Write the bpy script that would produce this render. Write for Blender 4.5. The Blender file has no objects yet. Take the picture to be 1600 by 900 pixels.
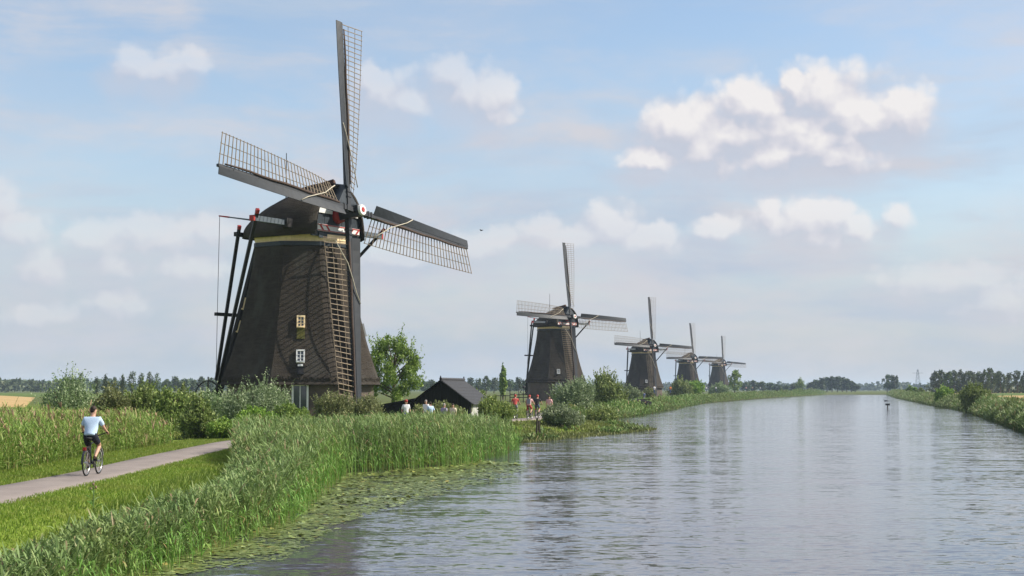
import bpy, math, random
import numpy as np
from mathutils import Matrix, Vector

R = math.radians
scene = bpy.context.scene
COL = scene.collection
rng = np.random.default_rng(11)
random.seed(11)

# ------------------------------------------------------------------ camera
CAM_Z = 2.25
FPX = 2400.0                      # focal length in pixels of a 1600 px wide picture
PITCH = math.atan(158 / FPX)
cam = bpy.data.cameras.new('camera')
cam.sensor_width = 36.0
cam.lens = FPX / 1600 * 36
cam.clip_start = 0.5
cam.clip_end = 30000
camo = bpy.data.objects.new('camera', cam)
COL.objects.link(camo)
camo.location = (0, 0, CAM_Z)
camo.rotation_euler = (math.pi / 2 + PITCH, 0, 0)
scene.camera = camo

# ------------------------------------------------------------------ light
SUN_EL, SUN_AZ = R(40), R(87)     # azimuth clockwise from +Y: the sun stands to the right
sun = bpy.data.lights.new('sun', 'SUN')
sun.energy = 5.0
sun.angle = R(0.53)
sun.color = (1.0, 0.93, 0.82)
suno = bpy.data.objects.new('sun', sun)
COL.objects.link(suno)
sdir = Vector((math.sin(SUN_AZ) * math.cos(SUN_EL), math.cos(SUN_AZ) * math.cos(SUN_EL), math.sin(SUN_EL)))
suno.rotation_euler = sdir.to_track_quat('Z', 'Y').to_euler()

vs = scene.view_settings
vs.view_transform = 'Standard'
vs.look = 'None'
vs.exposure = 0.55
vs.gamma = 1.0
vs.use_curve_mapping = False
scene.render.engine = 'CYCLES'
cy = scene.cycles
cy.use_denoising = True
cy.max_bounces = 8
cy.diffuse_bounces = 3
cy.glossy_bounces = 3
cy.transmission_bounces = 3
cy.volume_bounces = 1
cy.transparent_max_bounces = 8
cy.caustics_reflective = False
cy.caustics_refractive = False


# ------------------------------------------------------------------ node helpers
class NT:
    def __init__(self, tree):
        self.t = tree

    def n(self, kind, **kw):
        node = self.t.nodes.new(kind)
        ins = kw.pop('ins', {})
        for k, v in kw.items():
            setattr(node, k, v)
        for k, v in ins.items():
            self.set(node.inputs[k], v)
        return node

    def set(self, sock, v):
        if isinstance(v, bpy.types.NodeSocket):
            self.t.links.new(v, sock)
        else:
            sock.default_value = v

    def math(self, op, a, b=0.0, c=0.0, clamp=False):
        m = self.n('ShaderNodeMath', operation=op, use_clamp=clamp)
        for s, v in zip(m.inputs, (a, b, c)):
            self.set(s, v)
        return m.outputs[0]

    def vec(self, op, a, b=None, c=None):
        m = self.n('ShaderNodeVectorMath', operation=op)
        for s, v in zip(m.inputs, (a, b, c)):
            if v is not None:
                self.set(s, v)
        return m.outputs['Value'] if op in ('LENGTH', 'DOT_PRODUCT', 'DISTANCE') else m.outputs[0]

    def mix(self, fac, a, b):
        m = self.n('ShaderNodeMix', data_type='RGBA')
        self.set(m.inputs[0], fac)
        self.set(m.inputs[6], a)
        self.set(m.inputs[7], b)
        return m.outputs[2]

    def noise(self, v, scale, detail=3.0, rough=0.5, dist=0.0, out=0):
        m = self.n('ShaderNodeTexNoise')
        if v is not None:
            self.set(m.inputs['Vector'], v)
        m.inputs['Scale'].default_value = scale
        m.inputs['Detail'].default_value = detail
        m.inputs['Roughness'].default_value = rough
        m.inputs['Distortion'].default_value = dist
        return m.outputs[out]

    def ramp(self, fac, stops, smooth=False):
        m = self.n('ShaderNodeValToRGB')
        cr = m.color_ramp
        if smooth:
            cr.interpolation = 'EASE'
        while len(cr.elements) < len(stops):
            cr.elements.new(0.5)
        for e, (p, c) in zip(cr.elements, stops):
            e.position = p
            e.color = (*c, 1) if len(c) == 3 else c
        self.set(m.inputs[0], fac)
        return m.outputs[0]

    def sstep(self, v, lo, hi):
        m = self.n('ShaderNodeMapRange', interpolation_type='SMOOTHSTEP')
        self.set(m.inputs[0], v)
        m.inputs[1].default_value = lo
        m.inputs[2].default_value = hi
        return m.outputs[0]

    def lin(self, v, lo, hi, a, b):
        m = self.n('ShaderNodeMapRange')
        self.set(m.inputs[0], v)
        for i, q in enumerate((lo, hi, a, b)):
            m.inputs[i + 1].default_value = q
        return m.outputs[0]


def ray(px, py):
    """world direction of a pixel of the 1600x900 photograph"""
    v = Vector(((px - 800) / FPX, 1.0, (450 - py) / FPX))
    c, s = math.cos(PITCH), math.sin(PITCH)
    return Vector((v.x, v.y * c - v.z * s, v.y * s + v.z * c)).normalized()


def on_ground(px, py, z=0.0):
    d = ray(px, py)
    t = (z - CAM_Z) / d.z
    return d.x * t, d.y * t


def at_dist(px, py, Y):
    d = ray(px, py)
    t = Y / d.y
    return Vector((d.x * t, Y, CAM_Z + d.z * t))


# ------------------------------------------------------------------ sky: physical sky plus cloud field, all in world directions
SKY_STR = 0.118
world = bpy.data.worlds.new('World')
scene.world = world
world.use_nodes = True
world.node_tree.nodes.clear()
W = NT(world.node_tree)

# cumulus clumps as (px, py, rx, ry) of the photograph, turned into azimuth/elevation
CLUMPS = [
    (1072, 200, 58, 38), (1110, 228, 62, 34), (1165, 160, 46, 30), (1205, 168, 44, 28), (1240, 130, 20, 14), (1295, 150, 62, 40), (1330, 172, 52, 30),
    (1408, 176, 46, 36), (1360, 185, 46, 22), (1215, 242, 80, 24), (1300, 240, 72, 24), (1020, 248, 40, 16), (1240, 196, 80, 26), (1330, 198, 60, 20), (1150, 212, 60, 30), (1270, 222, 90, 22),
    (215, 98, 34, 20), (265, 104, 40, 22), (300, 96, 24, 18),
    (598, 140, 44, 32), (630, 158, 34, 22), (580, 118, 20, 18),
    (702, 118, 30, 26), (730, 145, 34, 26), (770, 150, 34, 34), (775, 180, 24, 16),
    (1203, 328, 18, 20), (1250, 350, 62, 28), (1298, 335, 30, 26), (1340, 355, 28, 18), (1268, 376, 46, 16), (1405, 338, 20, 16),
    (960, 352, 42, 30), (1005, 372, 56, 22), (905, 372, 60, 20), (850, 365, 34, 20), (1118, 358, 40, 16),
    (66, 412, 40, 28), (20, 355, 46, 24), (8, 318, 26, 26), (150, 375, 44, 26), (215, 365, 44, 28), (275, 372, 44, 28), (290, 415, 48, 26), (180, 415, 44, 18), (330, 362, 30, 22),
    (180, 475, 40, 20), (60, 490, 40, 16), (745, 388, 52, 20), (780, 375, 26, 16), (620, 400, 50, 18), (1480, 435, 80, 22), (1570, 470, 60, 24),
]
grp = bpy.data.node_groups.new('cloud_field', 'ShaderNodeTree')
grp.interface.new_socket('P', in_out='INPUT', socket_type='NodeSocketVector')
grp.interface.new_socket('D', in_out='OUTPUT', socket_type='NodeSocketFloat')
grp.interface.new_socket('S', in_out='OUTPUT', socket_type='NodeSocketFloat')
G = NT(grp)
gi = G.n('NodeGroupInput')
go = G.n('NodeGroupOutput')
P = gi.outputs[0]
w1 = G.vec('SUBTRACT', G.noise(P, 34.0, 2.0, 0.5, out=1), (0.5, 0.5, 0.5))
w2 = G.vec('SUBTRACT', G.noise(P, 120.0, 4.0, 0.6, out=1), (0.5, 0.5, 0.5))
Q = G.vec('MULTIPLY_ADD', w1, (0.010, 0.010, 0.0), P)
Q = G.vec('MULTIPLY_ADD', w2, (0.006, 0.006, 0.0), Q)
acc = None
for (px, py, rx, ry) in CLUMPS:
    d = ray(px, py)
    a, e = math.atan2(d.x, d.y), math.asin(d.z)
    ix, iy = FPX / rx / 1.24, FPX / ry / 1.27
    l = G.vec('LENGTH', G.vec('MULTIPLY_ADD', Q, (ix, iy, 0), (-a * ix, -e * iy, 0)))
    if acc is None:
        acc = l
    else:
        acc = G.math('SMOOTH_MIN', acc, l, 0.12)
# outside the view the same kind of cumulus goes on, drawn from noise
sepP = G.n('ShaderNodeSeparateXYZ', ins={0: Q})
outer = G.math('MULTIPLY_ADD', G.noise(G.vec('MULTIPLY', Q, (1.0, 1.8, 1.0)), 3.6, 4.0, 0.45), -5.0, 3.55)
away = G.sstep(G.math('ABSOLUTE', sepP.outputs[0]), 0.36, 0.50)
up = G.sstep(sepP.outputs[1], 0.29, 0.42)
outer = G.math('ADD', outer, G.math('MULTIPLY', G.math('SUBTRACT', 1.0, G.math('MAXIMUM', away, up)), 3.0))
acc = G.math('MINIMUM', acc, outer)
fine = G.noise(P, 60.0, 6.0, 0.55)


def puffs(v, scale):              # rounded cauliflower bumps
    m = G.n('ShaderNodeTexVoronoi', feature='F1', voronoi_dimensions='2D')
    G.set(m.inputs['Vector'], v)
    m.inputs['Scale'].default_value = scale
    return m.outputs['Distance']


bil = G.math('ADD', G.math('MULTIPLY', puffs(Q, 52.0), 0.90), G.math('MULTIPLY', puffs(Q, 125.0), 0.45))
dd = G.math('ADD', G.math('SUBTRACT', 1.0, acc), G.math('SUBTRACT', G.math('MULTIPLY', G.math('SUBTRACT', fine, 0.5), 0.42), G.math('MULTIPLY', G.math('SUBTRACT', bil, 0.66), 0.62)))
grp.links.new(dd, go.inputs[0])
grp.links.new(G.math('ADD', G.math('SUBTRACT', 1.0, acc), G.math('MULTIPLY', G.math('SUBTRACT', fine, 0.5), 0.8)), go.inputs[1])

tc = W.n('ShaderNodeTexCoord').outputs['Generated']
sep = W.n('ShaderNodeSeparateXYZ', ins={0: tc})
X_, Y_, Z_ = sep.outputs
az = W.math('ARCTAN2', X_, Y_)
el = W.math('ARCSINE', Z_)
PP = W.n('ShaderNodeCombineXYZ', ins={0: az, 1: el, 2: 0.0}).outputs[0]
sky = W.n('ShaderNodeTexSky')
sky.sky_type = 'NISHITA'
sky.sun_disc = False
sky.sun_elevation = SUN_EL
sky.sun_rotation = SUN_AZ
sky.altitude = 0
sky.air_density = 1.0
sky.dust_density = 1.2
sky.ozone_density = 1.3


def lum(c):                       # a radiance given as seen in the picture, before the world strength
    return tuple(x / SKY_STR / 2 ** vs.exposure for x in c) + (1,)


def srgb(r, g, b):
    return tuple(((c / 255 + 0.055) / 1.055) ** 2.4 if c > 10 else c / 3294.6 for c in (r, g, b))


col = sky.outputs[0]
# thin high veil: stretched streaks plus broad milky patches, thicker towards the horizon
wv = W.vec('SUBTRACT', W.noise(tc, 5.0, 3.0, out=1), (0.5, 0.5, 0.5))
tcv = W.vec('MULTIPLY_ADD', wv, (0.10, 0.10, 0.03), tc)
streak = W.noise(W.vec('MULTIPLY', tcv, (3.0, 3.0, 26.0)), 1.6, 7.0, 0.58)
broad = W.noise(W.vec('MULTIPLY', tcv, (4.0, 4.0, 13.0)), 1.5, 4.0, 0.5)
low = W.sstep(el, 0.30, 0.0)
patch = W.noise(W.vec('MULTIPLY', tcv, (7.0, 7.0, 20.0)), 1.3, 6.0, 0.6)
veil = W.math('ADD', W.math('MULTIPLY', W.sstep(streak, 0.42, 0.70), 0.72), W.math('MULTIPLY', W.sstep(broad, 0.34, 0.66), 0.50))
veil = W.math('ADD', veil, W.math('MULTIPLY', W.sstep(patch, 0.46, 0.70), 0.35))
veil = W.math('ADD', W.math('MULTIPLY', veil, 0.66), W.math('MULTIPLY', low, 0.40), clamp=True)
veilcol = W.mix(W.sstep(patch, 0.35, 0.68), lum(srgb(188, 203, 222)), lum(srgb(211, 212, 220)))
col = W.mix(veil, col, veilcol)
hz = W.sstep(el, 0.15, -0.01)
hzcol = W.mix(W.sstep(patch, 0.3, 0.7), lum(srgb(186, 197, 211)), lum(srgb(206, 207, 212)))
col = W.mix(W.math('MULTIPLY', hz, 0.80), col, hzcol)
# cumulus
D0 = W.n('ShaderNodeGroup', node_tree=grp, ins={0: PP}).outputs[0]
g1 = W.n('ShaderNodeGroup', node_tree=grp, ins={0: W.vec('ADD', PP, (0.005, 0.012, 0.0))})
D1, S1 = g1.outputs
lowfade = W.lin(el, 0.03, 0.17, 0.62, 1.0)
# the big group right of the middle is the thickest; the others are thin and peach-grey
_d = ray(1240, 195)
thick = W.vec('LENGTH', W.vec('MULTIPLY_ADD', PP, (1 / 0.15, 1 / 0.06, 0), (-math.atan2(_d.x, _d.y) / 0.15, -math.asin(_d.z) / 0.06, 0)))
thick = W.lin(W.sstep(thick, 1.7, 0.8), 0, 1, 0.46, 1.0)
# soft hanging vapour under and round each clump, then the bright puffy heads
soft = W.math('MULTIPLY', W.sstep(S1, -0.75, 0.75), W.math('MULTIPLY', lowfade, W.math('MULTIPLY_ADD', thick, 0.45, 0.30)))
col = W.mix(soft, col, lum(srgb(203, 205, 217)))
lit = W.math('MULTIPLY_ADD', W.math('SUBTRACT', D0, D1), 0.85, 0.46, clamp=True)
dens = W.math('MULTIPLY', W.sstep(D0, -0.28, 0.45), W.sstep(lit, -0.30, 0.50))
cc = W.ramp(lit, [(0.02, lum(srgb(193, 198, 213))[:3]), (0.5, lum(srgb(219, 218, 226))[:3]), (0.95, lum(srgb(241, 238, 238))[:3])])
col = W.mix(W.math('MULTIPLY', dens, W.math('MULTIPLY', lowfade, thick)), col, cc)
bg = W.n('ShaderNodeBackground', ins={0: col, 1: SKY_STR})
wo = W.n('ShaderNodeOutputWorld')
world.node_tree.links.new(bg.outputs[0], wo.inputs[0])
world.cycles.sampling_method = 'MANUAL'
world.cycles.sample_map_resolution = 512

# ------------------------------------------------------------------ mesh helpers


def mesh_np(name, V, F, smooth=False):
    """V (n,3) floats, F (m,k) ints"""
    V = np.asarray(V, dtype=np.float32).reshape(-1, 3)
    F = np.asarray(F, dtype=np.int32)
    me = bpy.data.meshes.new(name)
    me.vertices.add(len(V))
    me.vertices.foreach_set('co', V.ravel())
    k = F.shape[1]
    me.loops.add(F.size)
    me.loops.foreach_set('vertex_index', F.ravel())
    me.polygons.add(len(F))
    me.polygons.foreach_set('loop_start', np.arange(0, F.size, k, dtype=np.int32))
    if smooth:
        me.polygons.foreach_set('use_smooth', np.ones(len(F), dtype=bool))
    me.update(calc_edges=True)
    return me


def link(name, me, mat=None, parent=None, loc=None):
    if mat is not None and not me.materials:
        me.materials.append(mat)
    o = bpy.data.objects.new(name, me)
    COL.objects.link(o)
    if parent is not None:
        o.parent = parent
    if loc is not None:
        o.location = loc
    return o


def tag(o, label=None, cat=None, group=None, kind=None):
    if label:
        o['label'] = label
    if cat:
        o['category'] = cat
    if group:
        o['group'] = group
    if kind:
        o['kind'] = kind
    return o


def empty(name, loc=(0, 0, 0), rz=0.0):
    o = bpy.data.objects.new(name, None)
    o.empty_display_size = 0.3
    COL.objects.link(o)
    o.location = loc
    o.rotation_euler = (0, 0, rz)
    return o


class MB:
    """collects simple solids for ONE mesh object"""

    def __init__(self):
        self.v, self.f = [], []

    def add(self, vs, fs):
        b = len(self.v)
        self.v += [tuple(p) for p in vs]
        self.f += [tuple(b + i for i in f) for f in fs]
        return self

    def box(self, lo, hi, M=None):
        (a, b, c), (d, e, g) = lo, hi
        vs = [Vector(p) for p in ((a, b, c), (d, b, c), (d, e, c), (a, e, c), (a, b, g), (d, b, g), (d, e, g), (a, e, g))]
        if M is not None:
            vs = [M @ p for p in vs]
        return self.add(vs, [(0, 3, 2, 1), (4, 5, 6, 7), (0, 1, 5, 4), (1, 2, 6, 5), (2, 3, 7, 6), (3, 0, 4, 7)])

    def bar(self, p, q, w0, d0=None, w1=None, d1=None, up=(0, 0, 1)):
        """rectangular beam from p to q"""
        d0 = w0 if d0 is None else d0
        w1 = w0 if w1 is None else w1
        d1 = d0 if d1 is None else d1
        p, q = Vector(p), Vector(q)
        z = (q - p).normalized()
        u = Vector(up)
        if abs(z.dot(u)) > 0.97:
            u = Vector((1, 0, 0))
        x = u.cross(z).normalized()
        y = z.cross(x)
        vs = []
        for c, w, d in ((p, w0, d0), (q, w1, d1)):
            for sx, sy in ((-1, -1), (1, -1), (1, 1), (-1, 1)):
                vs.append(c + x * (sx * w / 2) + y * (sy * d / 2))
        return self.add(vs, [(0, 3, 2, 1), (4, 5, 6, 7), (0, 1, 5, 4), (1, 2, 6, 5), (2, 3, 7, 6), (3, 0, 4, 7)])

    def tube(self, pts, rad, n=8, caps=True):
        pts = [Vector(p) for p in pts]
        if not hasattr(rad, '__len__'):
            rad = [rad] * len(pts)
        vs, fs = [], []
        ref = None
        for i, p in enumerate(pts):
            t = (pts[min(i + 1, len(pts) - 1)] - pts[max(i - 1, 0)]).normalized()
            if ref is None:
                ref = Vector((1, 0, 0)) if abs(t.x) < 0.8 else Vector((0, 1, 0))
            x = (ref - t * ref.dot(t)).normalized()
            ref = x
            y = t.cross(x)
            for k in range(n):
                a = 2 * math.pi * k / n
                vs.append(p + (x * math.cos(a) + y * math.sin(a)) * rad[i])
        for i in range(len(pts) - 1):
            for k in range(n):
                k2 = (k + 1) % n
                fs.append((i * n + k, i * n + k2, (i + 1) * n + k2, (i + 1) * n + k))
        if caps:
            fs.append(tuple(range(n))[::-1])
            fs.append(tuple((len(pts) - 1) * n + k for k in range(n)))
        return self.add(vs, fs)

    def torus(self, c, axis, r, t, n=24, m=6):
        c, ax = Vector(c), Vector(axis).normalized()
        x = ax.orthogonal().normalized()
        y = ax.cross(x)
        vs, fs = [], []
        for i in range(n):
            a = 2 * math.pi * i / n
            e = x * math.cos(a) + y * math.sin(a)
            for j in range(m):
                b = 2 * math.pi * j / m
                vs.append(c + e * (r + t * math.cos(b)) + ax * (t * math.sin(b)))
        for i in range(n):
            for j in range(m):
                fs.append((i * m + j, ((i + 1) % n) * m + j, ((i + 1) % n) * m + (j + 1) % m, i * m + (j + 1) % m))
        return self.add(vs, fs)

    def ell(self, c, r, n=10, m=7, M=None):
        vs, fs = [], []
        c = Vector(c)
        for i in range(m + 1):
            th = math.pi * i / m
            for k in range(n):
                a = 2 * math.pi * k / n
                p = Vector((r[0] * math.sin(th) * math.cos(a), r[1] * math.sin(th) * math.sin(a), r[2] * math.cos(th)))
                if M is not None:
                    p = M @ p
                vs.append(c + p)
        for i in range(m):
            for k in range(n):
                k2 = (k + 1) % n
                fs.append((i * n + k, (i + 1) * n + k, (i + 1) * n + k2, i * n + k2))
        return self.add(vs, fs)

    def mesh(self, name, smooth=False):
        me = bpy.data.meshes.new(name)
        me.from_pydata([tuple(p) for p in self.v], [], self.f)
        me.update()
        if smooth:
            for p in me.polygons:
                p.use_smooth = True
        return me

    def build(self, name, mat, parent=None, smooth=False, loc=None):
        return link(name, self.mesh(name, smooth), mat, parent, loc)


# ------------------------------------------------------------------ materials
def mat_new(name):
    m = bpy.data.materials.new(name)
    m.use_nodes = True
    m.node_tree.nodes.clear()
    T = NT(m.node_tree)
    out = T.n('ShaderNodeOutputMaterial')
    return m, T, out


def solid(name, c, rough=0.7, var=0.25, scale=3.0, bump=0.0, metal=0.0, stretch=(1, 1, 1), spec=0.3, grime=None):
    m, T, out = mat_new(name)
    tcn = T.vec('MULTIPLY', T.n('ShaderNodeTexCoord').outputs['Object'], stretch)
    nz = T.noise(tcn, scale, 6.0, 0.62)
    base = T.ramp(nz, [(0.28, tuple(x * (1 - var) for x in c)), (0.72, tuple(min(1, x * (1 + var)) for x in c))])
    if grime:
        g = T.sstep(T.noise(tcn, scale * 0.31, 5.0, 0.65), grime[1], grime[1] + 0.14)
        base = T.mix(g, base, (*grime[0], 1))
    b = T.n('ShaderNodeBsdfPrincipled', ins={'Base Color': base, 'Roughness': rough, 'Metallic': metal, 'Specular IOR Level': spec})
    if bump:
        bn = T.n('ShaderNodeBump', ins={'Strength': bump, 'Distance': 0.05, 'Height': T.noise(tcn, scale * 4, 5.0, 0.6)})
        m.node_tree.links.new(bn.outputs[0], b.inputs['Normal'])
    m.node_tree.links.new(b.outputs[0], out.inputs[0])
    return m


def leafmat(name, stops, trans=0.35, rough=0.55, patch=None):
    """foliage: colour differs leaf by leaf, light passes through"""
    m, T, out = mat_new(name)
    isl = T.n('ShaderNodeNewGeometry').outputs['Random Per Island']
    c = T.ramp(isl, stops)
    oi = T.n('ShaderNodeObjectInfo').outputs['Random']
    c = T.n('ShaderNodeHueSaturation', ins={'Hue': T.lin(oi, 0, 1, 0.485, 0.51), 'Saturation': T.lin(oi, 0, 1, 0.86, 1.08), 'Value': T.lin(oi, 0, 1, 0.86, 1.14), 'Color': c}).outputs[0]
    if patch:
        pos = T.n('ShaderNodeNewGeometry').outputs['Position']
        c = T.mix(T.math('MULTIPLY', T.sstep(T.noise(pos, patch[1], 3.0), 0.42, 0.68), patch[2]), c, (*patch[0], 1))
    p = T.n('ShaderNodeBsdfPrincipled', ins={'Base Color': c, 'Roughness': rough, 'Specular IOR Level': 0.25})
    tr = T.n('ShaderNodeBsdfTranslucent', ins={'Color': c})
    mx = T.n('ShaderNodeMixShader', ins={0: trans, 1: p.outputs[0], 2: tr.outputs[0]})
    m.node_tree.links.new(mx.outputs[0], out.inputs[0])
    return m


M = {}
M['reed'] = leafmat('reed', [(0.0, (0.071, 0.159, 0.026)), (0.45, (0.147, 0.270, 0.057)), (0.8, (0.223, 0.366, 0.098)), (0.945, (0.323, 0.424, 0.131)), (0.955, (0.36, 0.27, 0.13)), (1.0, (0.30, 0.21, 0.10))], 0.28, patch=((0.235, 0.29, 0.085), 0.35, 0.4))
M['reed_dry'] = leafmat('reed_dry', [(0.0, (0.098, 0.172, 0.027)), (0.5, (0.181, 0.281, 0.053)), (0.85, (0.274, 0.354, 0.102)), (0.945, (0.392, 0.374, 0.162)), (0.955, (0.36, 0.27, 0.13)), (1.0, (0.30, 0.21, 0.10))], 0.3, patch=((0.27, 0.25, 0.095), 0.30, 0.4))
M['reed_far'] = leafmat('reed_far', [(0.0, (0.071, 0.134, 0.025)), (0.5, (0.128, 0.216, 0.047)), (0.945, (0.218, 0.309, 0.093)), (0.955, (0.36, 0.27, 0.13)), (1.0, (0.30, 0.21, 0.10))], 0.25, patch=((0.15, 0.15, 0.06), 0.05, 0.4))
M['plume'] = leafmat('plume', [(0.0, (0.22, 0.13, 0.09)), (1.0, (0.34, 0.25, 0.16))], 0.2)
M['grass'] = leafmat('grass', [(0.0, (0.120, 0.205, 0.022)), (0.6, (0.215, 0.320, 0.036)), (1.0, (0.36, 0.40, 0.10))], 0.35, patch=((0.27, 0.29, 0.07), 0.5, 0.5))
M['weed'] = leafmat('weed', [(0.0, (0.095, 0.180, 0.018)), (0.6, (0.210, 0.320, 0.034)), (1.0, (0.36, 0.43, 0.09))], 0.35)
M['bank'] = leafmat('bank', [(0.0, (0.098, 0.132, 0.025)), (0.6, (0.190, 0.224, 0.052)), (1.0, (0.310, 0.322, 0.103))], 0.25)
M['willow'] = leafmat('willow', [(0.0, (0.095, 0.153, 0.056)), (0.5, (0.192, 0.259, 0.115)), (0.85, (0.316, 0.383, 0.221)), (1.0, (0.460, 0.519, 0.345))], 0.25)
M['shrub'] = leafmat('shrub', [(0.0, (0.098, 0.174, 0.030)), (0.6, (0.174, 0.283, 0.048)), (1.0, (0.324, 0.412, 0.086))], 0.25)
M['olive'] = leafmat('olive', [(0.0, (0.113, 0.157, 0.044)), (0.6, (0.192, 0.238, 0.072)), (1.0, (0.316, 0.337, 0.113))], 0.25)
M['light_leaf'] = leafmat('light_leaf', [(0.0, (0.092, 0.144, 0.029)), (0.6, (0.184, 0.253, 0.057)), (1.0, (0.333, 0.391, 0.149))], 0.3)
M['far_leaf'] = leafmat('far_leaf', [(0.0, (0.042, 0.072, 0.026)), (0.6, (0.066, 0.102, 0.036)), (1.0, (0.114, 0.150, 0.058))], 0.2)
M['bark'] = solid('bark', (0.10, 0.075, 0.05), 0.9, 0.4, 6, 0.5)
M['lily'] = leafmat('lily', [(0.0, (0.120, 0.175, 0.036)), (0.5, (0.180, 0.245, 0.062)), (0.93, (0.235, 0.295, 0.090)), (0.95, (0.34, 0.37, 0.06)), (1.0, (0.30, 0.27, 0.07))], 0.05, rough=0.30)
M['stock'] = solid('stock', (0.020, 0.022, 0.025), 0.45, 0.3, 2, spec=0.4)
M['board'] = solid('board', (0.018, 0.022, 0.027), 0.55, 0.25, 2.5, stretch=(1, 1, .2), grime=((0.034, 0.034, 0.033), 0.58))
M['lath'] = solid('lath', (0.23, 0.18, 0.125), 0.7, 0.3, 4)
M['rope'] = solid('rope', (0.46, 0.42, 0.33), 0.85, 0.15, 8)
M['beam'] = solid('beam', (0.020, 0.019, 0.019), 0.6, 0.3, 3, stretch=(1, 1, .3))
M['beam_grey'] = solid('beam_grey', (0.085, 0.105, 0.125), 0.6, 0.2, 3)
M['red'] = solid('red', (0.34, 0.030, 0.026), 0.5, 0.15, 5)
M['white'] = solid('white', (0.66, 0.66, 0.64), 0.5, 0.06, 4)
M['cream'] = solid('cream', (0.84, 0.65, 0.38), 0.55, 0.14, 3, stretch=(1, 1, .4))
M['gable'] = solid('gable', (0.030, 0.038, 0.046), 0.45, 0.25, 4)
M['moss'] = solid('moss', (0.090, 0.085, 0.022), 0.9, 0.6, 9, 0.6)
M['iron'] = solid('iron', (0.018, 0.018, 0.019), 0.5, 0.2, 5)
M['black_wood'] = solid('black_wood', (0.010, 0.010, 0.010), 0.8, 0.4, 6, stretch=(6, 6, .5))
M['roof_tile'] = solid('roof_tile', (0.042, 0.042, 0.044), 0.6, 0.3, 5, 0.4, grime=((0.06, 0.056, 0.045), 0.58))
M['old_wood'] = solid('old_wood', (0.055, 0.045, 0.034), 0.9, 0.4, 7, 0.5, stretch=(4, 4, .6))
M['tyre'] = solid('tyre', (0.014, 0.014, 0.014), 0.75, 0.2, 9)
M['chrome'] = solid('chrome', (0.55, 0.55, 0.55), 0.3, 0.08, 8, metal=0.9)
M['paint_dark'] = solid('paint_dark', (0.018, 0.020, 0.026), 0.3, 0.1, 8, spec=0.5)
M['skin'] = solid('skin', (0.46, 0.27, 0.19), 0.55, 0.08, 20)
M['limewash'] = solid('limewash', (0.40, 0.40, 0.38), 0.9, 0.25, 3, grime=((0.12, 0.13, 0.08), 0.48))
M['hair'] = solid('hair', (0.032, 0.020, 0.014), 0.7, 0.4, 60)
M['shirt_blue'] = solid('shirt_blue', (0.42, 0.54, 0.70), 0.85, 0.05, 12, 0.2)
M['navy'] = solid('navy', (0.012, 0.014, 0.026), 0.8, 0.2, 14, 0.2)
M['shoe'] = solid('shoe', (0.016, 0.015, 0.015), 0.6, 0.2, 20)


def glassmat():
    m, T, out = mat_new('pane_glass')
    b = T.n('ShaderNodeBsdfPrincipled', ins={'Base Color': (0.05, 0.06, 0.07, 1), 'Roughness': 0.06, 'Specular IOR Level': 0.9})
    m.node_tree.links.new(b.outputs[0], out.inputs[0])
    return m


M['glass'] = glassmat()


def thatchmat():
    m, T, out = mat_new('thatch')
    ob = T.n('ShaderNodeTexCoord').outputs['Object']
    big = T.noise(ob, 0.45, 5.0, 0.6)
    course = T.noise(T.vec('MULTIPLY', ob, (1.0, 1.0, 5.0)), 1.3, 5.0, 0.65)
    straw = T.noise(T.vec('MULTIPLY', ob, (9.0, 9.0, 1.6)), 3.0, 4.0, 0.65)
    c = T.ramp(course, [(0.25, (0.040, 0.034, 0.028)), (0.5, (0.054, 0.045, 0.037)), (0.78, (0.074, 0.062, 0.050))])
    c = T.mix(T.math('MULTIPLY', T.sstep(big, 0.46, 0.66), 0.55), c, (0.085, 0.070, 0.055, 1))
    c = T.mix(T.math('MULTIPLY', T.sstep(T.noise(ob, 1.7, 7.0, 0.7), 0.60, 0.76), 0.7), c, (0.105, 0.100, 0.085, 1))
    c = T.mix(T.math('MULTIPLY', T.sstep(straw, 0.5, 0.75), 0.35), c, (0.10, 0.085, 0.065, 1))
    c = T.mix(T.math('MULTIPLY', T.sstep(T.noise(T.vec('MULTIPLY', ob, (0.6, 0.6, 0.22)), 1.1, 6.0, 0.7), 0.50, 0.66), 0.5), c, (0.088, 0.084, 0.074, 1))
    c = T.vec('MULTIPLY', c, (0.84, 0.85, 0.85))
    b = T.n('ShaderNodeBsdfPrincipled', ins={'Base Color': c, 'Roughness': 0.95, 'Specular IOR Level': 0.1})
    h = T.math('ADD', T.math('MULTIPLY', course, 0.6), T.math('MULTIPLY', straw, 0.6))
    bn = T.n('ShaderNodeBump', ins={'Strength': 0.9, 'Distance': 0.12, 'Height': h})
    m.node_tree.links.new(bn.outputs[0], b.inputs['Normal'])
    m.node_tree.links.new(b.outputs[0], out.inputs[0])
    return m


M['thatch'] = thatchmat()


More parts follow.
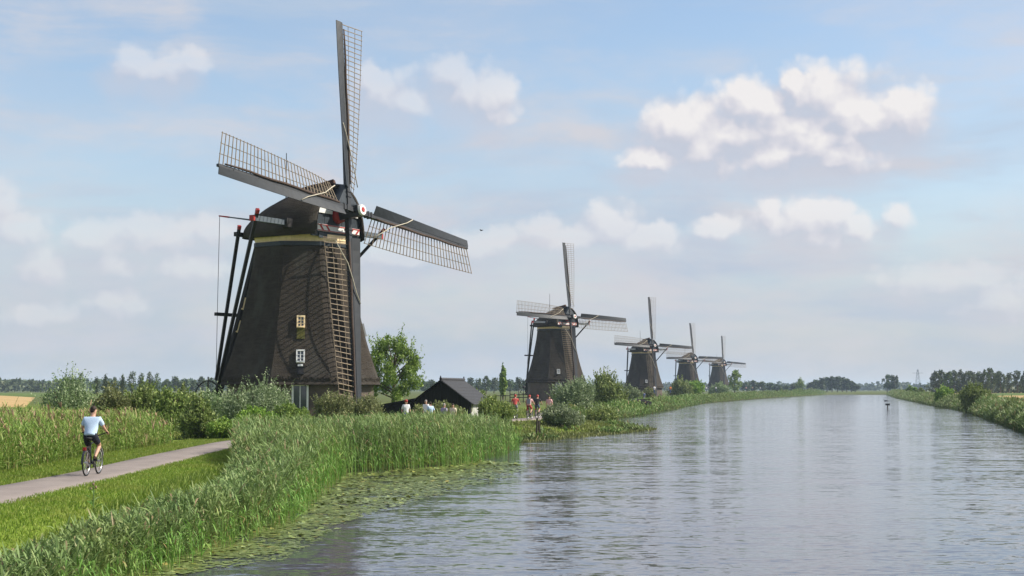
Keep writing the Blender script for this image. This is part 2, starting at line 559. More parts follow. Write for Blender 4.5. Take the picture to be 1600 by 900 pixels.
def brickmat():
    m, T, out = mat_new('dark_brick')
    uv = T.n('ShaderNodeTexCoord').outputs['UV']
    ob = T.n('ShaderNodeTexCoord').outputs['Object']
    sp = T.n('ShaderNodeSeparateXYZ', ins={0: ob})
    ang = T.math('MULTIPLY', T.math('ARCTAN2', sp.outputs[1], sp.outputs[0]), 5.5)
    v = T.n('ShaderNodeCombineXYZ', ins={0: ang, 1: sp.outputs[2], 2: 0.0}).outputs[0]
    br = T.n('ShaderNodeTexBrick', ins={'Vector': v, 'Color1': (0.085, 0.060, 0.046, 1), 'Color2': (0.13, 0.085, 0.06, 1), 'Mortar': (0.12, 0.11, 0.095, 1), 'Scale': 1.0, 'Mortar Size': 0.012, 'Brick Width': 0.24, 'Row Height': 0.08})
    c = T.mix(T.sstep(T.noise(ob, 0.9, 5.0), 0.4, 0.7), br.outputs[0], (0.07, 0.055, 0.045, 1))
    b = T.n('ShaderNodeBsdfPrincipled', ins={'Base Color': c, 'Roughness': 0.9})
    m.node_tree.links.new(b.outputs[0], out.inputs[0])
    return m


M['brick'] = brickmat()


def groundmat():
    m, T, out = mat_new('meadow')
    pos = T.n('ShaderNodeNewGeometry').outputs['Position']
    a = T.noise(pos, 0.22, 6.0, 0.65)
    b_ = T.noise(pos, 4.0, 5.0, 0.7)
    dist_ = T.n('ShaderNodeSeparateXYZ', ins={0: pos}).outputs[1]
    far = T.noise(T.vec('MULTIPLY', pos, (1.0, 1.0, 1.0)), 0.006, 4.0, 0.6)
    c = T.ramp(b_, [(0.25, (0.045, 0.075, 0.012)), (0.5, (0.125, 0.185, 0.024)), (0.75, (0.19, 0.24, 0.045))])
    c = T.mix(T.math('MULTIPLY', T.sstep(a, 0.45, 0.7), 0.6), c, (0.135, 0.145, 0.035, 1))
    c = T.mix(T.math('MULTIPLY', T.sstep(far, 0.45, 0.62), 0.5), c, (0.11, 0.12, 0.035, 1))
    c = T.mix(T.math('MULTIPLY', T.sstep(T.math('ADD', dist_, T.math('MULTIPLY', far, 120.0)), 190.0, 330.0), 0.8), c, (0.075, 0.085, 0.032, 1))
    z = T.n('ShaderNodeSeparateXYZ', ins={0: pos}).outputs[2]
    mud = T.sstep(T.math('ADD', z, T.math('MULTIPLY', b_, 0.2)), -0.60, -0.78)
    c = T.mix(mud, c, (0.035, 0.032, 0.015, 1))
    b = T.n('ShaderNodeBsdfPrincipled', ins={'Base Color': c, 'Roughness': 0.95, 'Specular IOR Level': 0.1})
    bn = T.n('ShaderNodeBump', ins={'Strength': 0.7, 'Distance': 0.1, 'Height': b_})
    m.node_tree.links.new(bn.outputs[0], b.inputs['Normal'])
    m.node_tree.links.new(b.outputs[0], out.inputs[0])
    return m


M['ground'] = groundmat()


def pathmat():
    m, T, out = mat_new('asphalt_path')
    pos = T.n('ShaderNodeNewGeometry').outputs['Position']
    a = T.noise(pos, 0.8, 6.0, 0.65)
    f = T.noise(pos, 60.0, 3.0, 0.7)
    c = T.ramp(a, [(0.3, (0.190, 0.160, 0.145)), (0.7, (0.255, 0.220, 0.200))])
    c = T.mix(T.math('MULTIPLY', T.sstep(f, 0.45, 0.7), 0.35), c, (0.27, 0.245, 0.225, 1))
    c = T.mix(T.math('MULTIPLY', T.sstep(T.noise(pos, 2.3, 5.0, 0.7), 0.60, 0.70), 0.55), c, (0.105, 0.098, 0.085, 1))
    b = T.n('ShaderNodeBsdfPrincipled', ins={'Base Color': c, 'Roughness': 0.9, 'Specular IOR Level': 0.2})
    bn = T.n('ShaderNodeBump', ins={'Strength': 0.4, 'Distance': 0.01, 'Height': f})
    m.node_tree.links.new(bn.outputs[0], b.inputs['Normal'])
    m.node_tree.links.new(b.outputs[0], out.inputs[0])
    return m


M['path'] = pathmat()


def fieldmat(name, c0, c1):
    m, T, out = mat_new(name)
    pos = T.n('ShaderNodeNewGeometry').outputs['Position']
    c = T.ramp(T.noise(pos, 0.05, 6.0, 0.7), [(0.3, c0), (0.7, c1)])
    b = T.n('ShaderNodeBsdfPrincipled', ins={'Base Color': c, 'Roughness': 0.95, 'Specular IOR Level': 0.1})
    m.node_tree.links.new(b.outputs[0], out.inputs[0])
    return m


M['wheat'] = fieldmat('ripe_wheat', (0.33, 0.23, 0.10), (0.44, 0.31, 0.15))
M['crop'] = fieldmat('green_crop', (0.07, 0.11, 0.03), (0.11, 0.15, 0.04))


def watermat():
    m, T, out = mat_new('canal_water')
    pos = T.n('ShaderNodeNewGeometry').outputs['Position']
    big = T.noise(T.vec('MULTIPLY', pos, (0.018, 0.050, 0.0)), 1.0, 4.0, 0.55)
    half = (0.5, 0.5, 0.5)
    rip = T.vec('SUBTRACT', T.noise(T.vec('MULTIPLY', pos, (1.0, 2.2, 0.0)), 2.9, 3.0, 0.62, 0.3, out=1), half)
    wav = T.vec('SUBTRACT', T.noise(T.vec('MULTIPLY', pos, (0.34, 1.1, 0.0)), 1.0, 2.0, 0.5, 0.2, out=1), half)
    slope = T.vec('ADD', T.vec('MULTIPLY', rip, (0.30, 0.40, 0.0)), T.vec('MULTIPLY', wav, (0.08, 0.21, 0.0)))
    amp = T.lin(T.sstep(big, 0.36, 0.64), 0, 1, 0.58, 1.0)
    amp = T.n('ShaderNodeCombineXYZ', ins={0: amp, 1: amp, 2: 0.0}).outputs[0]
    nrm = T.vec('NORMALIZE', T.vec('ADD', T.vec('MULTIPLY', slope, amp), (0.0, 0.0, 1.0)))
    b = T.n('ShaderNodeBsdfPrincipled', ins={'Base Color': (0.070, 0.074, 0.092, 1), 'Roughness': 0.06, 'IOR': 1.333, 'Specular IOR Level': 0.5})
    m.node_tree.links.new(nrm, b.inputs['Normal'])
    m.node_tree.links.new(b.outputs[0], out.inputs[0])
    return m


M['water'] = watermat()

# ------------------------------------------------------------------ terrain
WATER_Z = -0.90
LY = [-80, 10, 20, 26, 36.5, 45, 54, 57.5, 60, 63, 69, 75.6, 84, 90, 100, 110, 117, 121, 125, 131, 145, 180, 236, 344, 540, 840, 880]
LX = [-8, -7.4, -7.2, -6.8, -5.9, -6.3, -6.8, -6.4, -4.6, -2.8, -1.5, -0.4, -0.8, 0.2, 4.0, 7.6, 10.0, 10.9, 10.6, 7.4, 7.3, 15, 24.6, 43, 90, 171, 182]
RY = [-80, 0, 60, 118, 161, 222, 315, 540, 840, 945]
RX = [2, 13, 25, 39, 50, 65, 85, 135, 205, 230]


def left_x(y):
    return np.interp(y, LY, LX)


def right_x(y):
    return np.interp(y, RY, RX)


RISE_Y = [0, 60, 78, 88, 100, 120, 128, 140]
RISE_W = [2.6, 2.6, 3.0, 6.0, 8.0, 9.0, 7.0, 3.0]


def ground_z(x, y):
    x = np.asarray(x, dtype=float)
    y = np.asarray(y, dtype=float)
    sl = left_x(y) - x
    sr = x - right_x(y)
    w = np.where(sl > sr, np.interp(y, RISE_Y, RISE_W), 2.6)
    s = np.maximum(np.maximum(sl, sr), y - 872)
    t = np.clip((s + 0.4) / (w + 0.4), 0, 1)
    t = t * t * (3 - 2 * t)
    z = -1.02 + 1.02 * t
    deep = np.clip(-s / 4, 0, 1)
    z = z - deep * 1.3
    bump = 0.06 * np.sin(x * 0.31 + 0.7 * np.sin(y * 0.13)) * np.sin(y * 0.23 + 1.3) * np.clip((s - 3) / 6, 0, 1)
    mound = 0.55 * np.exp(-(((x + 15.5) / 9) ** 2 + ((y - 109) / 9) ** 2) ** 2)      # the mill stands on a low mound
    return z + bump + mound


def gz(x, y):
    return float(ground_z(x, y))


ys = np.concatenate([np.arange(-80, 16, 6), np.arange(16, 150, 1.0), np.arange(150, 400, 5), np.arange(400, 1000, 15), np.geomspace(1000, 9000, 26)])
ul = np.concatenate([-np.geomspace(4000, 32, 26), -np.arange(30, 6, -1.0), -np.arange(6, 0, -0.4)])
ur = -ul[::-1]
um = np.linspace(0, 1, 13)
rows = []
for y in ys:
    lx, rx = left_x(y), right_x(y)
    rows.append(np.concatenate([lx + ul, lx + (rx - lx) * um, rx + ur]))
gx = np.array(rows)
gy = np.repeat(ys[:, None], gx.shape[1], 1)
gzv = ground_z(gx, gy)
nr, nc = gx.shape
idx = np.arange(nr * nc).reshape(nr, nc)
quads = np.stack([idx[:-1, :-1], idx[:-1, 1:], idx[1:, 1:], idx[1:, :-1]], -1).reshape(-1, 4)
tag(link('ground', mesh_np('ground', np.stack([gx, gy, gzv], -1), quads, True), M['ground']), kind='structure')

# water sheet between the banks, a little under the ground's edges
wy = np.concatenate([np.arange(-80, 60, 5), np.arange(60, 150, 2), np.arange(150, 400, 8), np.arange(400, 885, 15), [885]])
wu = np.linspace(0, 1, 9)
wv_ = []
for y in wy:
    a, b = left_x(y) - 1.5, right_x(y) + 1.5
    for u in wu:
        wv_.append((a + (b - a) * u, y, WATER_Z))
wi = np.arange(len(wv_)).reshape(len(wy), 9)
wq = np.stack([wi[:-1, :-1], wi[:-1, 1:], wi[1:, 1:], wi[1:, :-1]], -1).reshape(-1, 4)
tag(link('water', mesh_np('water', wv_, wq), M['water']), kind='structure')

# asphalt path: a centre line draped on the ground
PATH = [(-10.2, -10), (-10.6, 15), (-10.9, 32.7), (-10.95, 40), (-11.35, 55), (-11.6, 66), (-11.1, 75), (-8.6, 86), (-4.6, 100), (0.2, 112), (2.2, 120), (3.2, 133), (3.9, 150), (7.2, 180), (14.5, 222), (21.5, 270), (36, 344), (66, 470), (110, 640), (160, 840)]
py_ = np.array([p[1] for p in PATH], float)
px_ = np.array([p[0] for p in PATH], float)


def path_x(y):
    return np.interp(y, py_, px_)


pv, PW = [], 0.96
yy = np.concatenate([np.arange(-10, 150, 1.0), np.arange(150, 840, 6)])
kx = np.convolve(np.pad(path_x(yy), 4, mode='edge'), np.ones(9) / 9, 'valid')
for i, y in enumerate(yy):
    j0, j1 = max(i - 1, 0), min(i + 1, len(yy) - 1)
    t = np.array([kx[j1] - kx[j0], yy[j1] - yy[j0]])
    t /= np.hypot(*t)
    nrm = np.array([t[1], -t[0]])
    for k, o in enumerate((-1, -0.9, -0.3, 0.3, 0.9, 1)):
        e = PW * o + (0.06 * math.sin(y * 2.1) + 0.04 * math.sin(y * 5.3 + o)) * (abs(o) == 1)
        x, yq = kx[i] + nrm[0] * e, y + nrm[1] * e
        pv.append((x, yq, gz(x, yq) + (0.035 if abs(o) < 1 else -0.02)))
pi_ = np.arange(len(pv)).reshape(-1, 6)
pq = np.stack([pi_[:-1, :-1], pi_[:-1, 1:], pi_[1:, 1:], pi_[1:, :-1]], -1).reshape(-1, 4)
tag(link('path', mesh_np('path', pv, pq, True), M['path']), kind='structure')


def sheet(name, poly, mat, dz=0.25, n=18):
    """a field of standing crop: a raised sheet with sloping edges, corners in order"""
    a, b, c, d = [np.array(p, float) for p in poly]
    V = []
    for i in range(n + 1):
        for j in range(n + 1):
            u, v = i / n, j / n
            p = (a * (1 - u) + b * u) * (1 - v) + (d * (1 - u) + c * u) * v
            edge = min(u, 1 - u, v, 1 - v)
            V.append((p[0], p[1], gz(p[0], p[1]) + (dz if edge > 0.001 else 0.01)))
    I = np.arange((n + 1) ** 2).reshape(n + 1, n + 1)
    q = np.stack([I[:-1, :-1], I[1:, :-1], I[1:, 1:], I[:-1, 1:]], -1).reshape(-1, 4)
    tag(link(name, mesh_np(name, V, q), mat), kind='structure')


sheet('wheat_field', [(-190, 190), (-60, 190), (-130, 420), (-330, 420)], M['wheat'], 0.6)
sheet('wheat_field', [(86, 255), (260, 255), (330, 470), (140, 470)], M['wheat'], 0.35)
sheet('wheat_field', [(175, 640), (420, 640), (480, 900), (232, 900)], M['wheat'], 0.4)
sheet('crop_field', [(150, 490), (420, 490), (470, 620), (180, 620)], M['crop'], 0.7)
sheet('crop_field', [(-340, 440), (-100, 440), (-120, 620), (-420, 620)], M['crop'], 0.7)

# ------------------------------------------------------------------ windmill (local +X is the way the sails face)
HUB_Z, HUB_X, TILT = 14.44, 3.95, R(7.6)
SAIL_L = 14.15
TOWER_PROF = [(2.72, 5.85), (2.95, 5.80), (3.6, 5.55), (4.6, 5.18), (5.6, 4.86), (7.0, 4.48), (8.6, 4.12), (10.3, 3.77), (11.3, 3.62), (12.25, 3.50)]


def tower_R(z):
    return float(np.interp(z, [p[0] for p in TOWER_PROF], [p[1] for p in TOWER_PROF]))


def oct_dirs(ch=2.2):
    """directions round an octagon whose flat 0 faces angle 0, corners slightly rounded; radius factor 1 at the corners"""
    out = []
    for k in range(8):
        for o, f in ((22.5 - ch, 1.0 * math.cos(R(22.5)) / math.cos(R(22.5 - ch))), (22.5 + ch, 1.0 * math.cos(R(22.5)) / math.cos(R(22.5 - ch)))):
            out.append((R(45 * k + o), f))
    return out


def oct_mesh(name, prof, cap_bottom=None, sub=1):
    dirs = oct_dirs()
    n = len(dirs)
    vs, fs = [], []
    for z, r in prof:
        for a, f in dirs:
            vs.append((r * f * math.cos(a), r * f * math.sin(a), z))
    for i in range(len(prof) - 1):
        for k in range(n):
            k2 = (k + 1) % n
            fs.append((i * n + k, i * n + k2, (i + 1) * n + k2, (i + 1) * n + k))
    me = bpy.data.meshes.new(name)
    me.from_pydata(vs, [], fs)
    me.update()
    return me


def face_frame(k, z, proud=0.0):
    """matrix on flat k of the tower at height z: x along the flat, y up the slope, z outwards"""
    a = R(45 * k)
    ap = lambda zz: tower_R(zz) * math.cos(R(22.5))
    r0, r1 = ap(z - 0.3), ap(z + 0.3)
    up = Vector(((r1 - r0) * math.cos(a), (r1 - r0) * math.sin(a), 0.6)).normalized()
    side = Vector((-math.sin(a), math.cos(a), 0))
    outw = side.cross(up).normalized()
    p = Vector((ap(z) * math.cos(a), ap(z) * math.sin(a), z)) + outw * proud
    m = Matrix((side, up, outw)).transposed().to_4x4()
    m.translation = p
    return m


def window_mesh(w, h, bars=(1, 2), depth=0.16, t=0.09):
    """casement in local x/y, built round its opening; z outwards"""
    f = MB()
    f.box((-w / 2 - t, -h / 2 - t, -0.3), (-w / 2, h / 2 + t, depth))
    f.box((w / 2, -h / 2 - t, -0.3), (w / 2 + t, h / 2 + t, depth))
    f.box((-w / 2, h / 2, -0.3), (w / 2, h / 2 + t, depth))
    f.box((-w / 2, -h / 2 - t, -0.3), (w / 2, -h / 2, depth + 0.08))
    for i in range(bars[0]):
        x = -w / 2 + w * (i + 1) / (bars[0] + 1)
        f.box((x - 0.03, -h / 2, -0.1), (x + 0.03, h / 2, depth - 0.05))
    for i in range(bars[1]):
        y = -h / 2 + h * (i + 1) / (bars[1] + 1)
        f.box((-w / 2, y - 0.02, -0.1), (w / 2, y + 0.02, depth - 0.06))
    g = MB().box((-w / 2, -h / 2, -0.2), (w / 2, h / 2, depth - 0.09))
    return f, g


def twist(r):
    return R(24) + (R(-10) - R(24)) * min(1, max(0, (r - 1.9) / 12.2)) ** 0.75


R0, R1, LW = 1.9, 14.05, 2.08


def lattice_pt(r, w, back=0.0):
    t = twist(r)
    return Vector((-math.sin(t) * w - back, math.cos(t) * w, r))


def build_sail_meshes():
    D = {}
    b = MB()
    n = 14
    rs = [R0 - 0.1 + (SAIL_L - R0 + 0.1) * i / n for i in range(n + 1)]
    vs, fs = [], []
    for r in rs:                                           # leading boards: a thin twisted plank run, 4 cm thick
        t = twist(r) + R(3)
        w = 0.70 - 0.20 * (r / SAIL_L)
        for s0, th in ((0.10, 0.0), (w + 0.1, 0.0), (w + 0.1, 0.045), (0.10, 0.045)):
            vs.append((math.sin(t) * s0 + 0.10 + th * math.cos(t), -math.cos(t) * s0 + th * math.sin(t), r))
    for i in range(n):
        for k in range(4):
            fs.append((4 * i + k, 4 * i + (k + 1) % 4, 4 * i + 4 + (k + 1) % 4, 4 * i + 4 + k))
    fs += [(0, 3, 2, 1), (4 * n, 4 * n + 1, 4 * n + 2, 4 * n + 3)]
    b.add(vs, fs)
    for r in (3.2, 5.6, 8.0, 10.4, 12.8):                   # board clamps
        t = twist(r) + R(3)
        b.bar((0.1, 0.0, r), (math.sin(t) * 0.5 + 0.09, -math.cos(t) * 0.5, r), 0.07, 0.07)
    D['board'] = b.mesh('leading_board')
    D['slats'] = []
    k = 34
    for i in range(k):
        r = R0 + (R1 - R0) * i / (k - 1)
        w = LW * (0.92 + 0.08 * r / R1)
        D['slats'].append(MB().bar(lattice_pt(r, -0.12), lattice_pt(r, w + 0.05), 0.05, 0.05, 0.042, 0.042).mesh('slat'))
    D['laths'] = []
    for q in (0.36, 0.68, 1.0):
        m = MB()
        pts = [lattice_pt(R0 + (R1 - R0) * i / 12 + (0.04 if i == 12 else -0.06 if i == 0 else 0), LW * q * (0.92 + 0.08 * (R0 + (R1 - R0) * i / 12) / R1), 0.025) for i in range(13)]
        m.tube(pts, 0.026, 4)
        D['laths'].append(m.mesh('lath'))
    cl = MB()                                              # rolled sail cloth lying along the stock
    cl.tube([Vector((0.16, 0.17 + 0.03 * math.sin(i * 1.7), R0 + 0.2 + i * (R1 - R0 - 0.6) / 10)) for i in range(11)], [0.07, .1, .1, .1, .09, .09, .09, .08, .08, .07, .05], 6)
    D['cloth'] = cl.mesh('rolled_cloth', True)
    rp = MB()                                              # the light rope lashed round cloth and boards
    rp.tube([Vector((0.34, -0.62, 6.4)), Vector((0.30, -0.25, 5.7)), Vector((0.28, 0.12, 4.7)), Vector((0.22, 0.5, 3.7)), Vector((0.05, 1.0, 2.9)), Vector((-0.1, 1.4, 2.2))], 0.036, 5)
    D['rope'] = rp.mesh('rope', True)
    s = MB()
    for sg in (1, -1):
        s.bar((0, 0, 0), (0, 0, sg * SAIL_L), 0.36, 0.34, 0.20, 0.17, up=(0, 1, 0))
    for r in (-1.55, -1.2, 1.2, 1.55):
        s.bar((0, 0, r - 0.06), (0, 0, r + 0.06), 0.44, 0.42, up=(0, 1, 0))
    D['stock'] = s.mesh('stock')
    return D


SAILM = build_sail_meshes()
WM = {}


def mill_meshes():
    # --- thatched tower, base wall, kerb band
    prof = [(2.50, 5.30), (2.56, 5.95)] + TOWER_PROF + [(12.25, 3.1)]
    WM['tower'] = oct_mesh('thatch_tower', prof)
    gf = np.random.default_rng(3)
    fr = []
    dd_ = oct_dirs()
    for i in range(len(dd_)):
        (a0, f0), (a1, f1) = dd_[i], dd_[(i + 1) % len(dd_)]
        p0, p1 = np.array([f0 * math.cos(a0), f0 * math.sin(a0)]), np.array([f1 * math.cos(a1), f1 * math.sin(a1)])
        m_ = max(2, int(np.hypot(*(p1 - p0)) * 5.85 / 0.07))
        for q in range(m_):
            fr.append((*(p0 + (p1 - p0) * (q + gf.uniform(0, 1)) / m_), *((p1 - p0) / np.hypot(*(p1 - p0)))))
    fr = np.array(fr)
    nf = len(fr)
    top_ = np.stack([fr[:, 0] * 5.87, fr[:, 1] * 5.87, np.full(nf, 2.86) + gf.uniform(-.1, .25, nf)], 1)
    bot_ = np.stack([fr[:, 0] * 5.80, fr[:, 1] * 5.80, 2.66 - gf.uniform(0, 1, nf) ** 2 * 0.26], 1)
    bot_[:, :2] += gf.normal(0, 0.03, (nf, 2))
    sd_ = np.stack([fr[:, 2], fr[:, 3], np.zeros(nf)], 1)
    Vf = np.stack([top_ - sd_ * 0.06, top_ + sd_ * 0.06, bot_ + sd_ * 0.025, bot_ - sd_ * 0.025], 1).reshape(-1, 3)
    WM['fringe'] = mesh_np('thatch_fringe', Vf, np.arange(nf * 4).reshape(nf, 4))
    WM['base'] = oct_mesh('base_wall', [(-0.9, 5.42), (2.6, 5.42)])
    WM['collar'] = oct_mesh('collar', [(12.05, 3.4), (12.10, 3.61), (12.38, 3.61), (12.40, 3.3)])
    WM['band'] = oct_mesh('band', [(12.36, 3.30), (12.37, 3.50), (12.52, 3.53), (12.53, 3.57), (12.90, 3.57), (12.92, 3.2)])
    # --- cap
    ts = np.linspace(-4.15, 3.30, 18)
    NP = 17

    def cap_sec(t, shrink=0.0):
        u = (t + 4.15) / 7.45
        w = 3.78 * math.sqrt(max(0.0, 1 - ((t - 0.2) / 4.55) ** 2)) ** 0.85 - shrink
        w = max(w, 0.55)
        zr = 13.75 + 2.72 * (math.sin(min(1, u * 1.02) * math.pi / 2)) ** 0.85 - shrink
        zb = 12.70 + 0.18 * abs(t / 4) ** 2
        pts = []
        for i in range(NP):
            ph = math.pi * i / (NP - 1)
            c, s = math.cos(ph), math.sin(ph)
            yy_ = w * math.copysign(abs(c) ** 0.80, c)
            zz = zb + (zr - zb) * (s ** 0.92) * (1 - 0.08 * abs(c))
            pts.append((t, yy_, zz))
        return pts
    vs, fs = [], []
    for t in ts:
        vs += cap_sec(t)
    for i in range(len(ts) - 1):
        for k in range(NP - 1):
            fs.append((i * NP + k, i * NP + k + 1, (i + 1) * NP + k + 1, (i + 1) * NP + k))
    nb = len(vs)                                            # thickness: inner skin and rims
    for t in ts:
        vs += cap_sec(t, 0.24)
    for i in range(len(ts) - 1):
        for k in range(NP - 1):
            fs.append((nb + i * NP + k, nb + (i + 1) * NP + k, nb + (i + 1) * NP + k + 1, nb + i * NP + k + 1))
    for i in range(len(ts) - 1):
        for k in (0, NP - 1):
            a, b = i * NP + k, (i + 1) * NP + k
            fs.append((a, b, nb + b, nb + a) if k == 0 else (b, a, nb + a, nb + b))
    e = (len(ts) - 1) * NP
    for k in range(NP - 1):
        fs.append((e + k, e + k + 1, nb + e + k + 1, nb + e + k))
    fs.append(tuple(range(NP)))                             # back
    me = bpy.data.meshes.new('cap')
    me.from_pydata(vs, [], fs)
    me.update()
    for p in me.polygons:
        p.use_smooth = len(p.vertices) == 4
    WM['cap'] = me
    # --- gable: planks between the thatch edges, upper hood leaning out
    S = cap_sec(3.0, 0.25)
    g = []
    ysg = [-2.9 + 5.8 * i / 12 for i in range(13)]
    arr = np.array(sorted([(p[1], p[2]) for p in S]))
    for i in range(12):
        y0, y1 = ysg[i] + 0.008, ysg[i + 1] - 0.008
        z0 = float(np.interp(y0, arr[:, 0], arr[:, 1]))
        z1 = float(np.interp(y1, arr[:, 0], arr[:, 1]))
        d = 0.02 * (i % 2)
        m = MB()
        V = []
        for x in (2.95, 3.05 + d):
            V += [(x, y0, 12.72), (x, y1, 12.72), (x, y1, max(z1, 12.8)), (x, y0, max(z0, 12.8))]
        m.add(V, [(0, 3, 2, 1), (4, 5, 6, 7), (0, 1, 5, 4), (1, 2, 6, 5), (2, 3, 7, 6), (3, 0, 4, 7)])
        g.append(m.mesh('plank'))
    WM['planks'] = g
    hood = MB()                                             # the little dark hood over the shaft
    hood.add([(2.6, -1.25, 15.2), (2.6, 1.25, 15.2), (2.6, 0, 16.62), (3.95, -1.05, 15.15), (3.95, 1.05, 15.15), (3.75, 0, 16.45),
              (2.6, -1.25, 15.05), (2.6, 1.25, 15.05), (3.95, -1.05, 15.0), (3.95, 1.05, 15.0)],
             [(0, 3, 5, 2), (1, 2, 5, 4), (3, 4, 5), (0, 2, 1), (6, 7, 9, 8), (6, 8, 3, 0), (7, 1, 4, 9), (8, 9, 4, 3), (6, 0, 1, 7)])
    WM['hood'] = hood.mesh('hood')
    rd = MB()
    rd.tube([(-0.6, 0, 16.28), (0.6, 0, 16.42), (1.8, 0, 16.52), (2.7, 0, 16.66)], [0.12, 0.2, 0.24, 0.26], 8)
    WM['ridge'] = rd.mesh('ridge_roll', True)
    bd = MB().box((3.11, -2.4, 13.08), (3.19, 2.4, 13.56))
    WM['name_board'] = bd.mesh('name_board')
    rs_ = MB()
    rs_.box((3.192, -2.4, 13.48), (3.22, 2.4, 13.54)).box((3.192, -2.4, 13.10), (3.22, 2.4, 13.15))
    for sgn in (1, -1):                                     # slanting red marks at the ends of the board
        for q in (1.2, 1.9):
            y0 = sgn * q
            rs_.add([(3.195, y0, 13.17), (3.195, y0 + 0.2, 13.17), (3.195, y0 + sgn * 0.3 + 0.2, 13.47), (3.195, y0 + sgn * 0.3, 13.47),
                     (3.215, y0, 13.17), (3.215, y0 + 0.2, 13.17), (3.215, y0 + sgn * 0.3 + 0.2, 13.47), (3.215, y0 + sgn * 0.3, 13.47)],
                    [(4, 5, 6, 7), (0, 3, 2, 1), (0, 1, 5, 4), (1, 2, 6, 5), (2, 3, 7, 6), (3, 0, 4, 7)])
    WM['board_trim'] = rs_.mesh('red_trim')
    WM['white_trim'] = [MB().box((3.09, a, 14.34), (3.16, a + 1.65, 14.68)).mesh('white_trim') for a in (-2.35, 0.6)]
    st = MB().box((3.10, -2.2, 12.62), (3.16, 2.2, 13.0))
    WM['skirt_board'] = st.mesh('skirt_board')
    # --- shaft and poll end
    ct, sn = math.cos(TILT), math.sin(TILT)
    H = Vector((HUB_X, 0, HUB_Z))
    N = Vector((ct, 0, sn))
    sh = MB().tube([H - N * 3.4, H - N * 0.5], 0.36, 12)
    WM['shaft'] = sh.mesh('shaft', True)
    pe = MB()
    pe.bar(H - N * 0.5, H + N * 1.15, 0.78, 0.78)
    WM['poll'] = pe.mesh('poll_end')
    WM['collar_red'] = MB().tube([H - N * 1.15, H - N * 0.55], [0.62, 0.55], 12).mesh('red_collar', True)
    dk = MB().tube([H + N * 1.15, H + N * 1.32], [0.40, 0.36], 16)
    WM['poll_disc'] = dk.mesh('poll_disc')
    rr = MB().tube([H + N * 1.322, H + N * 1.36], [0.20, 0.17], 6)
    WM['poll_star'] = rr.mesh('poll_star')
    # --- tail
    TB = Vector((-7.9, 0, 0.7))
    tails = []
    LS, KS = 7.3, 3.1
    LX_, LZ_ = 1.55, 13.55
    WM['long_beam'] = MB().bar((LX_, -LS, LZ_), (LX_, LS, LZ_), 0.36, 0.36).mesh('long_cross_beam')
    WM['beam_inner'] = [MB().box((LX_ - 0.35, min(s * 4.1, s * 3.2), LZ_ - 0.3), (LX_ + 0.35, max(s * 4.1, s * 3.2), LZ_ + 0.3)).mesh('beam_box') for s in (-1, 1)]
    WM['short_beam'] = MB().bar((-3.5, -KS, 13.1), (-3.5, KS, 13.1), 0.30, 0.30).mesh('short_cross_beam')
    WM['tail_pole'] = MB().bar((-3.9, 0, 13.2), TB + Vector((-0.1, 0, -0.4)), 0.26, 0.32, 0.28, 0.32, up=(0, 1, 0)).mesh('tail_pole')
    br = []
    for s in (-1, 1):
        end = Vector((LX_, s * (LS - 0.35), LZ_))
        bot = TB + Vector((0.1, s * 0.35, 0.1))
        dirv = (end - bot).normalized()
        br.append((MB().bar(bot, end + dirv * 0.45, 0.22, 0.22).mesh('long_brace'), MB().bar(end + dirv * 0.45, end + dirv * 0.75, 0.24, 0.24).mesh('red_tip')))
        end = Vector((-3.5, s * (KS - 0.3), 13.1))
        bot = TB + Vector((0.3, s * 0.25, 2.2))
        dirv = (end - bot).normalized()
        br.append((MB().bar(bot, end + dirv * 0.40, 0.21, 0.21).mesh('short_brace'), MB().bar(end + dirv * 0.40, end + dirv * 0.66, 0.23, 0.23).mesh('red_tip')))
    WM['braces'] = br
    WM['beam_tip'] = [MB().box((LX_ - 0.19, s * LS - 0.08, LZ_ - 0.19), (LX_ + 0.19, s * LS + 0.08, LZ_ + 0.19)).mesh('red_tip') for s in (-1, 1)]
    WM['tail_tie'] = MB().bar((-6.2, -2.0, 7.6), (-6.2, 2.0, 7.6), 0.24, 0.24).mesh('tail_tie')
    w = MB().torus((-8.15, -0.5, 1.6), (0, 1, 0), 1.25, 0.05, 28, 5)
    for k in range(8):
        a = math.pi * k / 8 * 2
        w.bar((-8.15, -0.5, 1.6), (-8.15 + 1.55 * math.cos(a), -0.5, 1.6 + 1.55 * math.sin(a)), 0.07, 0.07)
    w.tube([(-8.15, -0.7, 1.6), (-8.15, 0.5, 1.6)], 0.17, 8)
    WM['winch'] = w.mesh('winch_wheel')
    vb = MB().bar((-3.4, 0.4, 14.25), (-8.5, 0.9, 15.05), 0.15, 0.15, 0.08, 0.08)
    WM['brake_pole'] = vb.mesh('brake_pole')
    WM['brake_tip'] = MB().bar((-7.5, 0.80, 14.893), (-8.53, 0.903, 15.055), 0.125, 0.125, 0.10, 0.10).mesh('red_tip')
    WM['brake_rope'] = MB().tube([(-8.48, 0.9, 15.0), (-8.6, 0.93, 9.0), (-8.7, 0.95, 1.4)], 0.026, 4).mesh('brake_rope')
    WM['rod'] = MB().tube([(-1.6, 0.1, 15.3), (-1.6, 0.1, 19.1)], [0.05, 0.028], 5).mesh('lightning_rod')


mill_meshes()


